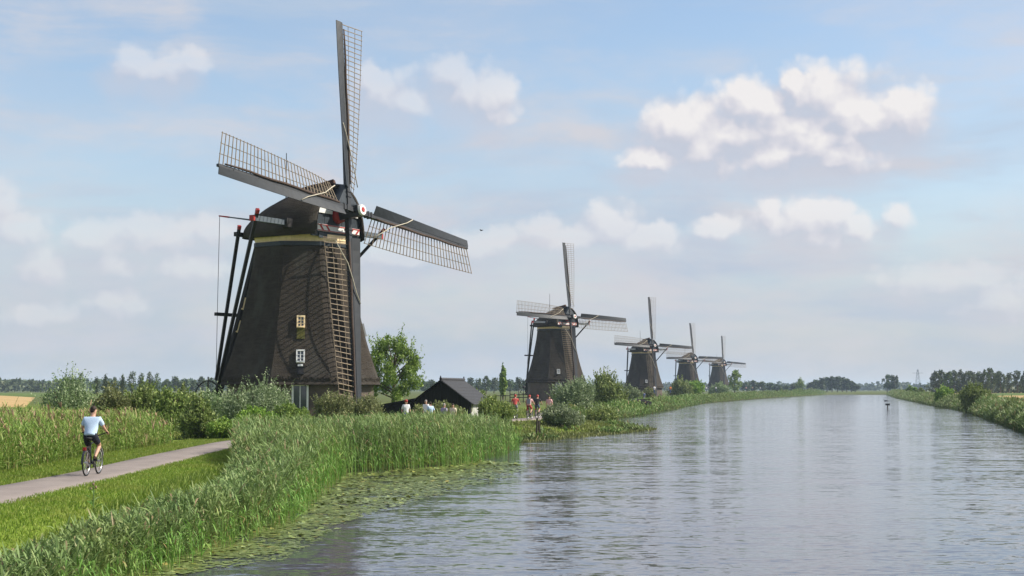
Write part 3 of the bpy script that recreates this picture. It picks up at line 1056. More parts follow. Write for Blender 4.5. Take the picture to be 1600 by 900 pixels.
def make_mill():
    """the parts that belong to the tower carry o['turns'] = 0, those of the cap 1, of the sails 2"""
    root = empty('windmill')
    P_ = []

    def part(name, me, mat, turn, parent=None, mx=None):
        o = link(name, me, mat, parent or root)
        if mx is not None:
            o.matrix_basis = mx
        if parent is None:
            P_.append((o, turn))
        return o
    part('thatch_tower', WM['tower'], M['thatch'], 0)
    part('thatch_fringe', WM['fringe'], M['thatch'], 0)['kind'] = 'stuff'
    part('base_wall', WM['base'], M['brick'], 0)
    part('collar', WM['collar'], M['gable'], 0)
    part('band', WM['band'], M['cream'], 0)
    # windows: flat 0 looks at the viewer (see turn_tower)
    f, g = window_mesh(0.36, 0.66, (1, 2), t=0.10)
    fm, gm = f.mesh('window'), g.mesh('pane')
    f2, g2 = window_mesh(0.40, 0.74, (1, 2), t=0.09)
    fm2, gm2 = f2.mesh('window'), g2.mesh('pane')
    for k, z, cream in ((0, 6.78, True), (0, 4.42, False), (-2, 8.2, True), (-2, 6.6, True), (3, 8.0, True), (2, 6.4, False)):
        mx = face_frame(k, z, 0.0)
        w_ = part('window', (fm if cream else fm2).copy(), M['cream'] if cream else M['white'], 0, None, mx)
        part('pane', gm if cream else gm2, M['glass'], 0, w_)
    part('moss_patch', MB().box((-0.27, -0.36, -0.1), (0.27, 0.36, 0.07)).mesh('moss_patch'), M['moss'], 0, None, face_frame(0, 5.98))
    part('hatch', MB().box((-0.22, -0.30, -0.1), (0.22, 0.22, 0.10)).box((-0.26, 0.22, -0.1), (0.26, 0.34, 0.16)).mesh('hatch'), M['iron'], 0, None, face_frame(0, 3.5))
    part('hatch_lid', MB().box((-0.17, -0.04, 0.0), (0.17, 0.10, 0.20)).mesh('hatch_lid'), M['white'], 0, None, face_frame(0, 3.76))
    # door in the base wall
    ap = 5.42 * math.cos(R(22.5))
    mx = Matrix(((0, 0, 1, ap), (1, 0, 0, 0.0), (0, 1, 0, 1.45), (0, 0, 0, 1)))
    df, dg = window_mesh(0.86, 2.05, (1, 0), 0.14, 0.13)
    dr = part('door', df.mesh('door'), M['white'], 0, None, mx)
    part('pane', dg.mesh('pane'), M['glass'], 0, dr)
    part('kick_board', MB().box((-0.42, -1.02, 0.02), (0.42, -0.45, 0.10)).mesh('kick_board'), M['gable'], 0, dr)
    # cap
    part('cap', WM['cap'], M['thatch'], 1)
    gb = part('gable', WM['skirt_board'], M['gable'], 1)
    for pm in WM['planks']:
        part('plank', pm, M['gable'], 1, gb)
    part('hood', WM['hood'], M['gable'], 1)
    part('ridge_roll', WM['ridge'], M['ridge'], 1)
    nb = part('name_board', WM['name_board'], M['white'], 1)
    part('red_trim', WM['board_trim'], M['red'], 1, nb)
    for t in WM['white_trim']:
        part('white_trim', t, M['white'], 1)
    part('shaft', WM['shaft'], M['stock'], 1)
    lb = part('long_cross_beam', WM['long_beam'], M['beam_grey'], 1)
    for t in WM['beam_inner']:
        part('beam_box', t, M['beam'], 1)
    for t in WM['beam_tip']:
        part('red_tip', t, M['red'], 1, lb)
    part('short_cross_beam', WM['short_beam'], M['beam'], 1)
    part('tail_pole', WM['tail_pole'], M['beam'], 1)
    for i, (b, t) in enumerate(WM['braces']):
        o = part(('long_brace', 'short_brace')[i % 2], b, M['beam'], 1)
        part('red_tip', t, M['red'], 1, o)
    part('tail_tie', WM['tail_tie'], M['beam'], 1)
    part('winch_wheel', WM['winch'], M['iron'], 1)
    bp = part('brake_pole', WM['brake_pole'], M['beam_grey'], 1)
    part('red_tip', WM['brake_tip'], M['red'], 1, bp)
    part('brake_rope', WM['brake_rope'], M['iron'], 1, bp)
    part('lightning_rod', WM['rod'], M['iron'], 1)
    # sails
    part('poll_end', WM['poll'], M['stock'], 2)
    pdk = part('poll_disc', WM['poll_disc'], M['white'], 2)
    part('poll_star', WM['poll_star'], M['red'], 2, pdk)
    part('red_collar', WM['collar_red'], M['red'], 2)
    for q, off in ((0, 0.0), (1, 0.72)):
        o = part('stock', SAILM['stock'], M['stock'], 2)
        o['blade'] = q
        o['off'] = off
    for q in range(4):
        o = part('sail', SAILM['board'], M['board'], 2)
        o['blade'] = q
        o['off'] = 0.72 if q % 2 else 0.0
        for me in SAILM['slats']:
            part('slat', me, M['lath'], 2, o)
        for me in SAILM['laths']:
            part('lath', me, M['lath'], 2, o)
        part('rolled_cloth', SAILM['cloth'], M['cloth'], 2, o)
        part('rope', SAILM['rope'], M['rope'], 2, o)
    for o, t in P_:
        o['turns'] = t
    return root


M['ridge'] = solid('ridge', (0.075, 0.042, 0.032), 0.9, 0.4, 5, 0.5)
M['cloth'] = solid('cloth', (0.060, 0.040, 0.030), 0.9, 0.3, 6)


def pose_mill(root, alpha, roll, x, y, z, tower_to, hub=HUB_Z):
    """alpha: the sails look alpha right of the viewer's way; tower_to: world angle (deg from -Y, to the right) its door flat looks"""
    root.location = (x, y, z)
    root.rotation_euler = (0, 0, alpha - math.pi / 2)
    turn0 = Matrix.Rotation(R(tower_to) - alpha, 4, 'Z')
    ct, sn = math.cos(TILT), math.sin(TILT)
    n, h, v = Vector((ct, 0, sn)), Vector((0, 1, 0)), Vector((-sn, 0, ct))
    Hc = Vector((HUB_X, 0, HUB_Z))
    for o in [c for c in bpy_children(root)]:
        t = o['turns']
        if t == 0:
            o.matrix_basis = turn0 @ o.matrix_basis
        elif t == 2 and 'blade' in o:
            a = roll + o['blade'] * math.pi / 2
            r_ = v * math.cos(a) - h * math.sin(a)
            s_ = h * math.cos(a) + v * math.sin(a)
            m = Matrix((n, s_, r_)).transposed().to_4x4()
            m.translation = Hc + n * o['off']
            o.matrix_basis = m
        elif t == 2:
            m = Matrix.Translation(Hc) @ Matrix.Rotation(-roll, 4, n) @ Matrix.Translation(-Hc)
            o.matrix_basis = m


KIDS = {}


def bpy_children(o):
    return [c for c in KIDS_BUILD().get(o.name, [])]


def KIDS_BUILD():
    d = {}
    for c in COL.objects:
        if c.parent is not None:
            d.setdefault(c.parent.name, []).append(c)
    return d


def copy_tree(src, kids):
    """copy a thing with its parts and their sub-parts; meshes are shared"""
    r = src.copy()
    COL.objects.link(r)
    for c in kids.get(src.name, []):
        k = c.copy()
        COL.objects.link(k)
        k.parent = r
        for g in kids.get(c.name, []):
            q = g.copy()
            COL.objects.link(q)
            q.parent = k
    return r


mill = make_mill()
kids0 = KIDS_BUILD()
bare = set(o.name for o in kids0[mill.name] if o.name.startswith(('moss_patch', 'hatch')) or (o.name.startswith('window') and o.data.materials[0] == M['cream']))
kids1 = dict(kids0)
kids1[mill.name] = [o for o in kids0[mill.name] if o.name not in bare]
mills = [mill] + [copy_tree(mill, kids1) for _ in range(4)]
MILLS = [  # alpha, roll, sail centre (x, y), base z, door flat direction, label
    (R(59.5), R(-6.0), -11.40, 106.1, 0.0, 7, 'largest thatched windmill, in front, with brown lattice sail hanging before its tower'),
    (R(42.5), R(-1.6), 10.75, 283.5, 1.0, 5, 'second largest windmill, grey thatched, behind the willow bushes on the canal bank'),
    (R(34), R(-2.3), 39.8, 436.0, 0.0, 4, 'third windmill along the bank, plain dark tower rising behind shrubs'),
    (R(32), R(-0.2), 71.9, 609.0, 0.0, 3, 'fourth windmill along the bank, between the third mill and the farthest one'),
    (R(29), R(-3.5), 109.8, 800.0, 1.6, 2, 'farthest and smallest windmill, its tower half hidden by a tree'),
]
for o, (al, ro, sx, sy, bz, tt, lab) in zip(mills, MILLS):
    cx = sx - HUB_X * math.sin(al)
    cyy = sy + HUB_X * math.cos(al)
    pose_mill(o, al, ro, cx, cyy, bz, tt)
    tag(o, lab, 'windmill', 'thatched windmills along the canal')

# ------------------------------------------------------------------ vegetation builders (numpy, plain meshes)
def ribbons(P, Wd, side, name):
    """P (N,K,3) spine points, Wd (K,) or (N,K) widths, side (N,3) cross direction -> quads; the last width may be ~0"""
    N, K, _ = P.shape
    Wd = np.broadcast_to(np.asarray(Wd, float), (N, K))
    off = side[:, None, :] * Wd[:, :, None] * 0.5
    V = np.stack([P - off, P + off], 2).reshape(-1, 3)
    base = (np.arange(N) * K * 2)[:, None, None]
    k = np.arange(K - 1)[None, :, None] * 2
    F = (base + k + np.array([0, 1, 3, 2])[None, None, :]).reshape(-1, 4)
    return V, F


def join_np(parts):
    Vs, Fs, b = [], [], 0
    for V, F in parts:
        Vs.append(V)
        Fs.append(F + b)
        b += len(V)
    return np.concatenate(Vs), np.concatenate(Fs)


def in_view(x, y, pad=120):
    px = 800 + FPX * x / np.maximum(y, 1)
    return (px > -pad) & (px < 1600 + pad) & (y > 5)


def unit(a):
    return a / np.maximum(np.linalg.norm(a, axis=-1, keepdims=True), 1e-9)


def reed_bed(name, x, y, z, H, mat, seed, nleaf=6, lw=0.026, ll=0.42, lean=0.10, sw=0.012, plume=None, plume_share=0.06):
    g = np.random.default_rng(seed)
    N = len(x)
    base = np.stack([x, y, z], 1)
    th = g.uniform(0, 2 * np.pi, N)
    ln = np.abs(g.normal(lean, 0.08, N)) * H
    dv = np.stack([np.cos(th) * ln - 0.05 * H, np.sin(th) * ln, H], 1)
    ts = np.array([0, 0.4, 0.75, 1.0])
    bend = np.stack([dv[:, 0], dv[:, 1], np.zeros(N)], 1)
    spine = base[:, None, :] + dv[:, None, :] * ts[None, :, None] + bend[:, None, :] * (ts ** 2 - ts)[None, :, None] * 0.8
    sd = unit(np.stack([np.cos(g.uniform(-0.9, 0.9, N)), np.sin(g.uniform(-0.9, 0.9, N)), np.zeros(N)], 1))
    parts = [ribbons(spine, np.array([sw, sw, sw * 0.8, sw * 0.4]), sd, name)]
    n = N * nleaf
    who = np.repeat(np.arange(N), nleaf)
    t = np.tile(np.linspace(0.30, 0.97, nleaf), N) + g.uniform(-0.06, 0.06, n)
    t = np.clip(t, 0.1, 1)
    p0 = base[who] + dv[who] * t[:, None] + bend[who] * ((t ** 2 - t) * 0.8)[:, None]
    a = g.uniform(0, 2 * np.pi, n)
    el = np.radians(g.uniform(38, 74, n))
    L = ll * g.uniform(0.6, 1.25, n) * np.clip(H[who], 0.6, 1.8) ** 0.5
    hd = np.stack([np.cos(a) - 0.25, np.sin(a), np.zeros(n)], 1)
    hd = unit(hd)
    s = np.array([0, 0.35, 0.7, 1.0])
    droop = g.uniform(0.15, 0.75, n)
    hor = np.cos(el)[:, None] * s[None] * L[:, None]
    ver = np.sin(el)[:, None] * s[None] * L[:, None] - droop[:, None] * (s ** 2.2)[None] * L[:, None] * 0.8
    sp = p0[:, None, :] + hd[:, None, :] * hor[:, :, None]
    sp[:, :, 2] += ver
    side = unit(np.stack([-hd[:, 1], hd[:, 0], g.uniform(-0.7, 0.7, n)], 1))
    parts.append(ribbons(sp, np.array([0.45, 1.0, 0.75, 0.06]) * lw, side, name))
    V, F = join_np(parts)
    o = tag(link(name, mesh_np(name, V, F), mat), kind='stuff')
    if plume is not None:
        sel = g.uniform(0, 1, N) < plume_share
        b2 = (base + dv)[sel]
        m = len(b2)
        pr = []
        for q in range(3):
            tt = np.array([0, 0.4, 0.75, 1.0])
            dr = np.stack([g.normal(-0.04, 0.05, m), g.normal(0, 0.05, m), g.uniform(0.16, 0.28, m)], 1)
            spn = b2[:, None, :] + dr[:, None, :] * tt[None, :, None]
            aa = g.uniform(0, np.pi, m)
            pr.append(ribbons(spn, np.array([0.02, 0.05, 0.04, 0.008]), np.stack([np.cos(aa), np.sin(aa), np.zeros(m)], 1), name))
        V, F = join_np(pr)
        tag(link('reed_plumes', mesh_np('reed_plumes', V, F), plume), kind='stuff')
    return o


def grass_patch(name, x, y, z, hmin, hmax, w, mat, seed):
    g = np.random.default_rng(seed)
    N = len(x)
    H = g.uniform(hmin, hmax, N)
    a = g.uniform(0, 2 * np.pi, N)
    ln = H * g.uniform(0.1, 0.7, N)
    s = np.array([0, 0.5, 1.0])
    sp = np.stack([x, y, z - 0.01], 1)[:, None, :] + np.stack([np.cos(a) * ln, np.sin(a) * ln, H], 1)[:, None, :] * np.stack([s ** 1.6, s ** 1.6, s ** 0.8], 1)[None]
    b = g.uniform(-0.8, 0.8, N)
    V, F = ribbons(sp, np.array([1.0, 0.7, 0.08]) * w, np.stack([np.cos(b), np.sin(b), np.zeros(N)], 1), name)
    return tag(link(name, mesh_np(name, V, F), mat), kind='stuff')


def leaf_quads(c, axis, L, Wd, g):
    n = len(c)
    r = unit(g.normal(0, 1, (n, 3)))
    sd = unit(np.cross(axis, r))
    nrm = np.cross(axis, sd)
    L = np.broadcast_to(L, n)[:, None]
    Wd = np.broadcast_to(Wd, n)[:, None]
    V = np.stack([c - axis * L * 0.5, c + sd * Wd * 0.5 + nrm * Wd * 0.12, c + axis * L * 0.5, c - sd * Wd * 0.5 + nrm * Wd * 0.12], 1).reshape(-1, 3)
    F = np.arange(n * 4).reshape(n, 4)
    return V, F


def crown_mesh(blobs, n, L, Wd, seed, shoots=0, shoot_len=0.8, upb=0.3, name='crown'):
    """blobs: (x,y,z,rx,ry,rz) lobes filled mostly near their skins with separate leaves; shoots: leafy twigs that stick out"""
    g = np.random.default_rng(seed)
    B = np.array(blobs, float)
    wgt = B[:, 3] * B[:, 4] + B[:, 3] * B[:, 5]
    k = g.choice(len(B), n, p=wgt / wgt.sum())
    d = unit(g.normal(0, 1, (n, 3)))
    rad = g.uniform(0.0, 1, n) ** 0.42
    lump = 1 + 0.22 * np.sin(d[:, 0] * 7 + k * 1.7) * np.sin(d[:, 1] * 8 + k) * np.sin(d[:, 2] * 7 + k * 2.3)
    c = B[k, :3] + d * B[k, 3:6] * (rad * lump)[:, None]
    ax = unit(d * 0.7 + g.normal(0, 0.7, (n, 3)) + np.array([0, 0, upb]))
    parts = [leaf_quads(c, ax, L * g.uniform(0.6, 1.3, n), Wd * g.uniform(0.6, 1.3, n), g)]
    if shoots:
        m = 14
        ks = g.choice(len(B), shoots, p=wgt / wgt.sum())
        ds = unit(g.normal(0, 1, (shoots, 3)) + np.array([0, 0, 0.7]))
        ds[:, 2] = np.abs(ds[:, 2])
        p0 = B[ks, :3] + ds * B[ks, 3:6] * 0.85
        dirs = unit(ds * 0.6 + np.array([0, 0, 0.8]) + g.normal(0, 0.25, (shoots, 3)))
        sl = shoot_len * g.uniform(0.4, 1.2, shoots)
        t = np.linspace(0, 1, m)
        pts = p0[:, None, :] + dirs[:, None, :] * (sl[:, None] * t[None])[:, :, None]
        bend = unit(g.normal(0, 1, (shoots, 3))) * 0.18
        pts = pts + bend[:, None, :] * (sl[:, None] * (t ** 2)[None])[:, :, None]
        cc = pts.reshape(-1, 3) + g.normal(0, L * 0.22, (shoots * m, 3))
        aa = unit(np.repeat(dirs, m, 0) * 0.9 + g.normal(0, 0.6, (shoots * m, 3)))
        parts.append(leaf_quads(cc, aa, L * g.uniform(0.6, 1.2, shoots * m), Wd * g.uniform(0.6, 1.2, shoots * m), g))
    V, F = join_np(parts)
    V[:, 2] = np.maximum(V[:, 2], -0.15)
    return mesh_np(name, V, F)


def bush_blobs(r, h, seed, n=9):
    """lobes of a shrub of radius r and height h standing on z = 0"""
    g = np.random.default_rng(seed)
    out = [(0, 0, h * 0.42, r * 0.74, r * 0.74, h * 0.44)]
    for i in range(n):
        a = 2 * math.pi * i / n + g.uniform(-0.4, 0.4)
        q = g.uniform(0.35, 0.72)
        zz = h * g.uniform(0.22, 0.74) * (1.1 - 0.45 * q)
        s = g.uniform(0.26, 0.42)
        out.append((r * q * math.cos(a), r * q * math.sin(a), max(zz, h * 0.2), r * s, r * s, min(h * g.uniform(0.22, 0.34), max(zz, h * 0.2) + 0.1)))
    out.append((r * g.uniform(-.25, .25), r * g.uniform(-.25, .25), h * 0.76, r * 0.36, r * 0.36, h * 0.26))
    return out


def stems_mesh(r, h, seed, n=5):
    g = np.random.default_rng(seed)
    m = MB()
    for i in range(n):
        a = g.uniform(0, 6.28)
        q = r * g.uniform(0.25, 0.6)
        m.tube([(0.1 * math.cos(a), 0.1 * math.sin(a), -0.3), (q * 0.45 * math.cos(a), q * 0.45 * math.sin(a), h * 0.35), (q * math.cos(a), q * math.sin(a), h * 0.72)], [0.07, 0.05, 0.02], 5)
    return m.mesh('stems')


def shrub(name, px, d, hw, top, mat, label, n=2600, L=0.17, Wd=0.055, shoots=60, sl=0.7, seed=0, base=None, group=None, x=None, cat='bush', lobes=9, sq=1.0):
    """px: picture column of its middle, d: metres away, hw: half width in picture columns, top: picture row of its top"""
    X = (px - 800) / FPX * d if x is None else x
    r = hw / FPX * d
    zb = gz(X, d) if base is None else base
    zt = CAM_Z + (608 - top) / FPX * d
    h = max(zt - zb, 0.5)
    o = empty(name, (X, d, zb - 0.03), np.random.default_rng(seed).uniform(0, 6.28))
    link('crown', crown_mesh(bush_blobs(r * 1.04, h * 0.96, seed, lobes), int(n * 2.1), L, Wd * 1.35, seed, int(shoots * 1.6), sl * h / 3.4), mat, o)
    link('stems', stems_mesh(r, h, seed), M['bark'], o)
    tag(o, label, cat, group)
    return o


def tree_parts(kind, r, h, seed, n, L, Wd):
    g = np.random.default_rng(seed)
    m = MB()
    th = 0.045 * h ** 0.75
    lean = g.uniform(-0.04, 0.04, 2) * h
    if kind == 'poplar':
        trunk_top, c0 = h * 0.9, h * 0.12
    elif kind == 'tall':
        trunk_top, c0 = h * 0.75, h * 0.30
    else:
        trunk_top, c0 = h * 0.62, h * 0.18
    m.tube([(0, 0, -0.4), (lean[0] * 0.3, lean[1] * 0.3, trunk_top * 0.45), (lean[0], lean[1], trunk_top)], [th, th * 0.7, th * 0.2], 7)
    blobs = []
    nb = 7 if kind == 'poplar' else 26 if kind == 'loose' else 12
    for i in range(nb):
        f = (i + 0.5) / nb
        a = i * 2.4 + g.uniform(-0.5, 0.5)
        z = c0 + (h - c0) * (0.06 + 0.86 * f)
        if kind == 'poplar':
            env = r * math.sin(math.pi * min(1, 0.18 + 0.8 * f)) ** 0.7
            q = env * 0.25
            s = env * g.uniform(0.7, 0.9)
        else:
            env = r * math.sqrt(max(0.06, 1 - ((f - 0.42) / 0.62) ** 2))
            q = env * g.uniform(0.35, 0.72)
            s = r * g.uniform(0.30, 0.46) * (0.62 if kind == 'loose' else 1)
            q *= 1.25 if kind == 'loose' else 1
        bz = (h - c0) / nb * (1.25 if kind == 'poplar' else 3.0 if kind == 'loose' else 1.9)
        blobs.append((q * math.cos(a), q * math.sin(a), min(z, h - bz * 0.85), s, s, bz))
        m.tube([(lean[0] * 0.3, lean[1] * 0.3, min(z * 0.72, trunk_top * 0.95)), (q * 0.8 * math.cos(a), q * 0.8 * math.sin(a), z)], [th * 0.4, th * 0.12], 5)
    return m.mesh('trunk'), crown_mesh(blobs, n, L, Wd, seed, 150 if kind == 'loose' else 0, h * 0.16, upb=0.5 if kind == 'loose' else 0.2)


TREE_LIB = {}


def tree(px, d, hw, top, kind, mat, label, n=700, L=0.5, Wd=0.35, seed=0, lib=None, group=None, cat='tree', base=None, name='tree', x=None):
    X = (px - 800) / FPX * d if x is None else x
    r = hw / FPX * d
    zb = gz(X, d) if base is None else base
    h = CAM_Z + (608 - top) / FPX * d - zb
    o = empty(name, (X, d, zb), (seed * 2.3) % 6.28)
    if lib is not None:
        key = (kind, lib, seed % 4)
        if key not in TREE_LIB:
            TREE_LIB[key] = tree_parts(kind, 2.6 if kind != 'poplar' else 1.6, 10.0, 100 + seed % 4, n, L, Wd)
        t, c = TREE_LIB[key]
        k = r / (2.6 if kind != 'poplar' else 1.6)
        o.scale = (k, k, h / 10.0)
    else:
        t, c = tree_parts(kind, r, h, seed, n, L, Wd)
    link('trunk', t, M['bark'], o)
    link('crown', c, mat, o)
    tag(o, label, cat, group)
    return o


# ------------------------------------------------------------------ reed beds, grass, lily pads (masses)
def scatter(n, y0, y1, xlo, xhi, seed, dens=None):
    g = np.random.default_rng(seed)
    y = g.uniform(y0, y1, n)
    a, b = xlo(y), xhi(y)
    x = a + (b - a) * g.uniform(0, 1, n)
    keep = in_view(x, y)
    if dens is not None:
        keep &= g.uniform(0, 1, n) < dens(x, y)
    return x[keep], y[keep]


def clump(x, y, f, ph=0.0):
    return 0.5 + 0.25 * (np.sin(x * f + 1.3 * np.sin(y * f * 0.7 + ph)) + np.sin(y * f * 1.1 + 1.7 * np.sin(x * f * 0.6 + ph)))


# reeds standing along the water's edge, near side
WID_Y, WID = [18, 30, 38, 47, 54, 58, 62, 70, 78, 84], [0.4, 0.7, 1.2, 2.0, 2.8, 3.6, 5.0, 5.2, 3.4, 1.6]
HT_Y, HT = [18, 28, 36, 43, 47, 51, 62, 72, 79, 84], [0.85, 0.95, 1.15, 1.45, 1.85, 2.2, 2.2, 2.05, 1.75, 1.3]
TOP = [-0.20, 0.20, 0.34, 0.64, 0.95, 1.12, 1.06, 0.98, 0.75, 0.30]       # how high the reed tops stand
x, y = scatter(19000, 19, 84, lambda y: left_x(y) - np.interp(y, WID_Y, WID), lambda y: left_x(y) + 0.35, 21)
z = np.maximum(ground_z(x, y), WATER_Z - 0.15)
s = left_x(y) - x
H = np.interp(y, HT_Y, TOP) - z - 0.42 * np.clip(s, 0, 3) * np.interp(y, [40, 50], [1, 0]) - 0.22 * np.clip(0.6 - s, 0, 1)
H = H * (0.76 + 0.20 * clump(x, y, 1.1) + 0.12 * rng.normal(0, 1, len(x)).clip(-1.6, 1.6))
z = np.maximum(ground_z(x, y), WATER_Z - 0.15)
reed_bed('reeds', x, y, z, np.clip(H, 0.35, 2.7), M['reed'], 22, 8, 0.032, 0.36)
# a looser fringe with stems in the water
x, y = scatter(900, 22, 80, lambda y: left_x(y) + 0.1, lambda y: left_x(y) + 0.9, 23)
reed_bed('reeds', x, y, np.full(len(x), WATER_Z - 0.1), np.interp(y, HT_Y, HT) * rng.uniform(0.35, 0.8, len(x)), M['reed'], 24, 4, 0.026, 0.36)
# tall mixed reed and herb belt beyond the path
x, y = scatter(26000, 32, 70, lambda y: -0.36 * y - 1.5, lambda y: np.interp(y, [30, 42, 52, 62, 66, 70], [-13.6, -14.0, -13.9, -13.6, -14.8, -17.5]), 25)
H = 1.16 * (0.80 + 0.20 * clump(x, y, 0.8, 2.0) + 0.11 * rng.normal(0, 1, len(x)).clip(-1.5, 1.5))
edge = np.interp(y, [30, 42, 52, 62, 66, 70], [-13.6, -14.0, -13.9, -13.6, -14.8, -17.5]) - x
H = H * np.clip(0.42 + edge * 0.75 + 0.25 * rng.normal(0, 1, len(x)), 0.3, 1) * np.where(rng.uniform(0, 1, len(x)) < 0.04, 1.22, 1.0)
reed_bed('reeds', x, y, ground_z(x, y), np.clip(H, 0.3, 2.2), M['reed_dry'], 26, 6, 0.030, 0.38, 0.12, plume=M['plume'], plume_share=0.05)
# waterside reeds further on, both banks
g_ = np.random.default_rng(31)
n = 9000
y = 84 + 760 * g_.uniform(0, 1, n) ** 2.1
x = left_x(y) - g_.uniform(-0.2, 2.2, n) * (1 + y / 500)
keep = ~((y < 136) & (clump(x, y, 0.9) < 0.72)) & in_view(x, y)
x, y = x[keep], y[keep]
reed_bed('reeds', x, y, np.maximum(ground_z(x, y), WATER_Z - 0.1), np.interp(y, [84, 136, 150, 400, 840], [0.3, 0.4, 0.8, 1.1, 2.0]) * (0.6 + 0.5 * clump(x, y, 0.35) + 0.15 * g_.normal(0, 1, len(x)).clip(-1.5, 1.5)).clip(0.3), M['reed_far'], 32, 5, 0.10, 0.6, sw=0.03)
n = 26000
y = 95 + 760 * g_.uniform(0, 1, n) ** 1.9
x = right_x(y) + g_.uniform(-0.3, 4.6, n) * (1 + y / 600)
keep = in_view(x, y)
x, y = x[keep], y[keep]
s = (x - right_x(y)) / (1 + y / 600)
hump = np.clip(clump(x, y, 0.42, 1.0) * 1.6 - 0.3, 0, 1)
top = np.interp(y, [95, 300, 850], [0.45, 0.55, 1.3]) + 0.65 * hump
H = (top - np.maximum(ground_z(x, y), WATER_Z - 0.1)) * np.clip(0.45 + s * 0.45, 0, 1) * (1 - 0.45 * np.clip((s - 2.0) / 2.4, 0, 1)) * (1 + 0.10 * g_.normal(0, 1, len(x)).clip(-1.5, 1.5))
reed_bed('reeds', x, y, np.maximum(ground_z(x, y), WATER_Z - 0.1), H.clip(0.3), M['reed_far'], 33, 6, 0.085, 0.6, sw=0.03)
# rough low bank plants behind the right reeds
n = 9000
y = 110 + 500 * g_.uniform(0, 1, n) ** 1.6
x = right_x(y) + (4 + g_.uniform(0, 9, n)) * (1 + y / 600)
keep = in_view(x, y)
x, y = x[keep], y[keep]
grass_patch('rough_grass', x, y, ground_z(x, y), 0.15, 0.55, 0.14, M['reed_dry'], 34)

# short grass on the verges
e1 = lambda y: path_x(y) + PW - 0.12
x, y = scatter(80000, 22, 74, e1, lambda y: left_x(y) - np.interp(y, WID_Y, WID) + 0.7, 41)
grass_patch('grass', x, y, ground_z(x, y), 0.025, 0.09, 0.020, M['grass'], 42)
x, y = scatter(46000, 24, 76, lambda y: np.interp(y, [30, 42, 52, 62, 70, 76], [-14.2, -14.4, -14.3, -14.0, -14.6, -14.6]), lambda y: path_x(y) - PW + 0.10, 43)
grass_patch('grass', x, y, ground_z(x, y), 0.03, 0.12, 0.022, M['grass'], 44)
# lush broad weeds between path and reeds
x, y = scatter(30000, 22, 62, lambda y: path_x(y) + 2.7, lambda y: left_x(y) - np.interp(y, WID_Y, WID) + 0.9, 45, lambda x, y: np.clip(clump(x, y, 1.3, 0.5) * 2.4 - 0.7, 0, 1))
grass_patch('weeds', x, y, ground_z(x, y), 0.07, 0.26, 0.030, M['weed'], 46)
# rougher grass of the mill yard, the tongue and the banks
x, y = scatter(42000, 70, 175, lambda y: -26 + 0 * y, lambda y: left_x(y) + 0.1, 47, lambda x, y: (np.abs(x - path_x(y)) > 1.05) * (0.45 + 0.55 * (y < 130)))
grass_patch('grass', x, y, ground_z(x, y), 0.06, 0.26, 0.055, M['bank'], 48)
x, y = scatter(9000, 88, 132, lambda y: left_x(y) - 6.5, lambda y: left_x(y) + 0.5, 49, lambda x, y: clump(x, y, 1.2) > 0.3)
grass_patch('bank_plants', x, y, np.maximum(ground_z(x, y), WATER_Z), 0.05, 0.22, 0.08, M['bank'], 50)

# floating lily pads: a mat of separate leaves
PE_Y, PE_X = [18, 24, 27, 28.5, 34, 39.4, 45, 50, 56, 60, 65, 68], [-6.2, -5.9, -5.4, -4.3, -4.1, -3.7, -2.6, -1.5, -0.3, 0.3, 0.3, -1.2]
x, y = scatter(46000, 19, 68, lambda y: left_x(y) - 0.1, lambda y: np.interp(y, PE_Y, PE_X) + 0.9, 51,
               lambda x, y: np.clip(1.15 - 0.9 * np.clip((x - left_x(y)) / np.maximum(np.interp(y, PE_Y, PE_X) - left_x(y), 0.2), 0, 1.4) ** 3, 0, 1) * np.clip(0.10 + 1.35 * clump(x, y, 1.7), 0.08, 1))


def pad_shape(k=9, notch=0.35):
    a = np.linspace(notch / 2, 2 * np.pi - notch / 2, k)
    return np.stack([np.cos(a), 0.86 * np.sin(a)], 1)


def pad_np(x, y, z, r, tilt, ta, rot):
    sh = np.concatenate([np.zeros((1, 2)), pad_shape()], 0)
    n, k = len(x), len(sh)
    c, s_ = np.cos(rot)[:, None], np.sin(rot)[:, None]
    lx = (sh[None, :, 0] * c - sh[None, :, 1] * s_) * r[:, None]
    ly = (sh[None, :, 0] * s_ + sh[None, :, 1] * c) * r[:, None]
    up = np.maximum(0, lx * np.cos(ta)[:, None] + ly * np.sin(ta)[:, None]) * np.tan(tilt)[:, None]
    V = np.stack([x[:, None] + lx, y[:, None] + ly, z[:, None] + up], -1)
    tri = np.stack([np.zeros(k - 2, int), np.arange(1, k - 1), np.arange(2, k)], 1)
    F = (np.arange(n) * k)[:, None, None] + tri[None]
    return V.reshape(-1, 3), F.reshape(-1, 3)


n = len(x)
rr = rng.uniform(0.03, 0.078, n) * np.interp(y, [20, 60], [0.9, 1.5])
tilt = np.where(rng.uniform(0, 1, n) < 0.06, rng.uniform(0.2, 0.6, n), rng.uniform(0, 0.04, n))
zz = WATER_Z + rng.uniform(0.006, 0.028, n)
ta, rot = rng.uniform(0, 6.28, n), rng.uniform(0, 6.28, n)
order = np.argsort(y / rr)
near, rest = order[:260], order[260:]
V, F = pad_np(x[rest], y[rest], zz[rest], rr[rest], tilt[rest], ta[rest], rot[rest])
tag(link('lily_pads', mesh_np('lily_pads', V, F), M['lily']), kind='stuff')
for i in near:
    V, F = pad_np(np.zeros(1), np.zeros(1), np.zeros(1), rr[i:i + 1], tilt[i:i + 1], ta[i:i + 1], rot[i:i + 1])
    o = link('lily_pad', mesh_np('lily_pad', V, F), M['lily'], None, (x[i], y[i], zz[i]))
    tag(o, 'green lily pad floating on the water in front of the nearest reeds', 'lily pad', 'lily pads nearest the viewer')

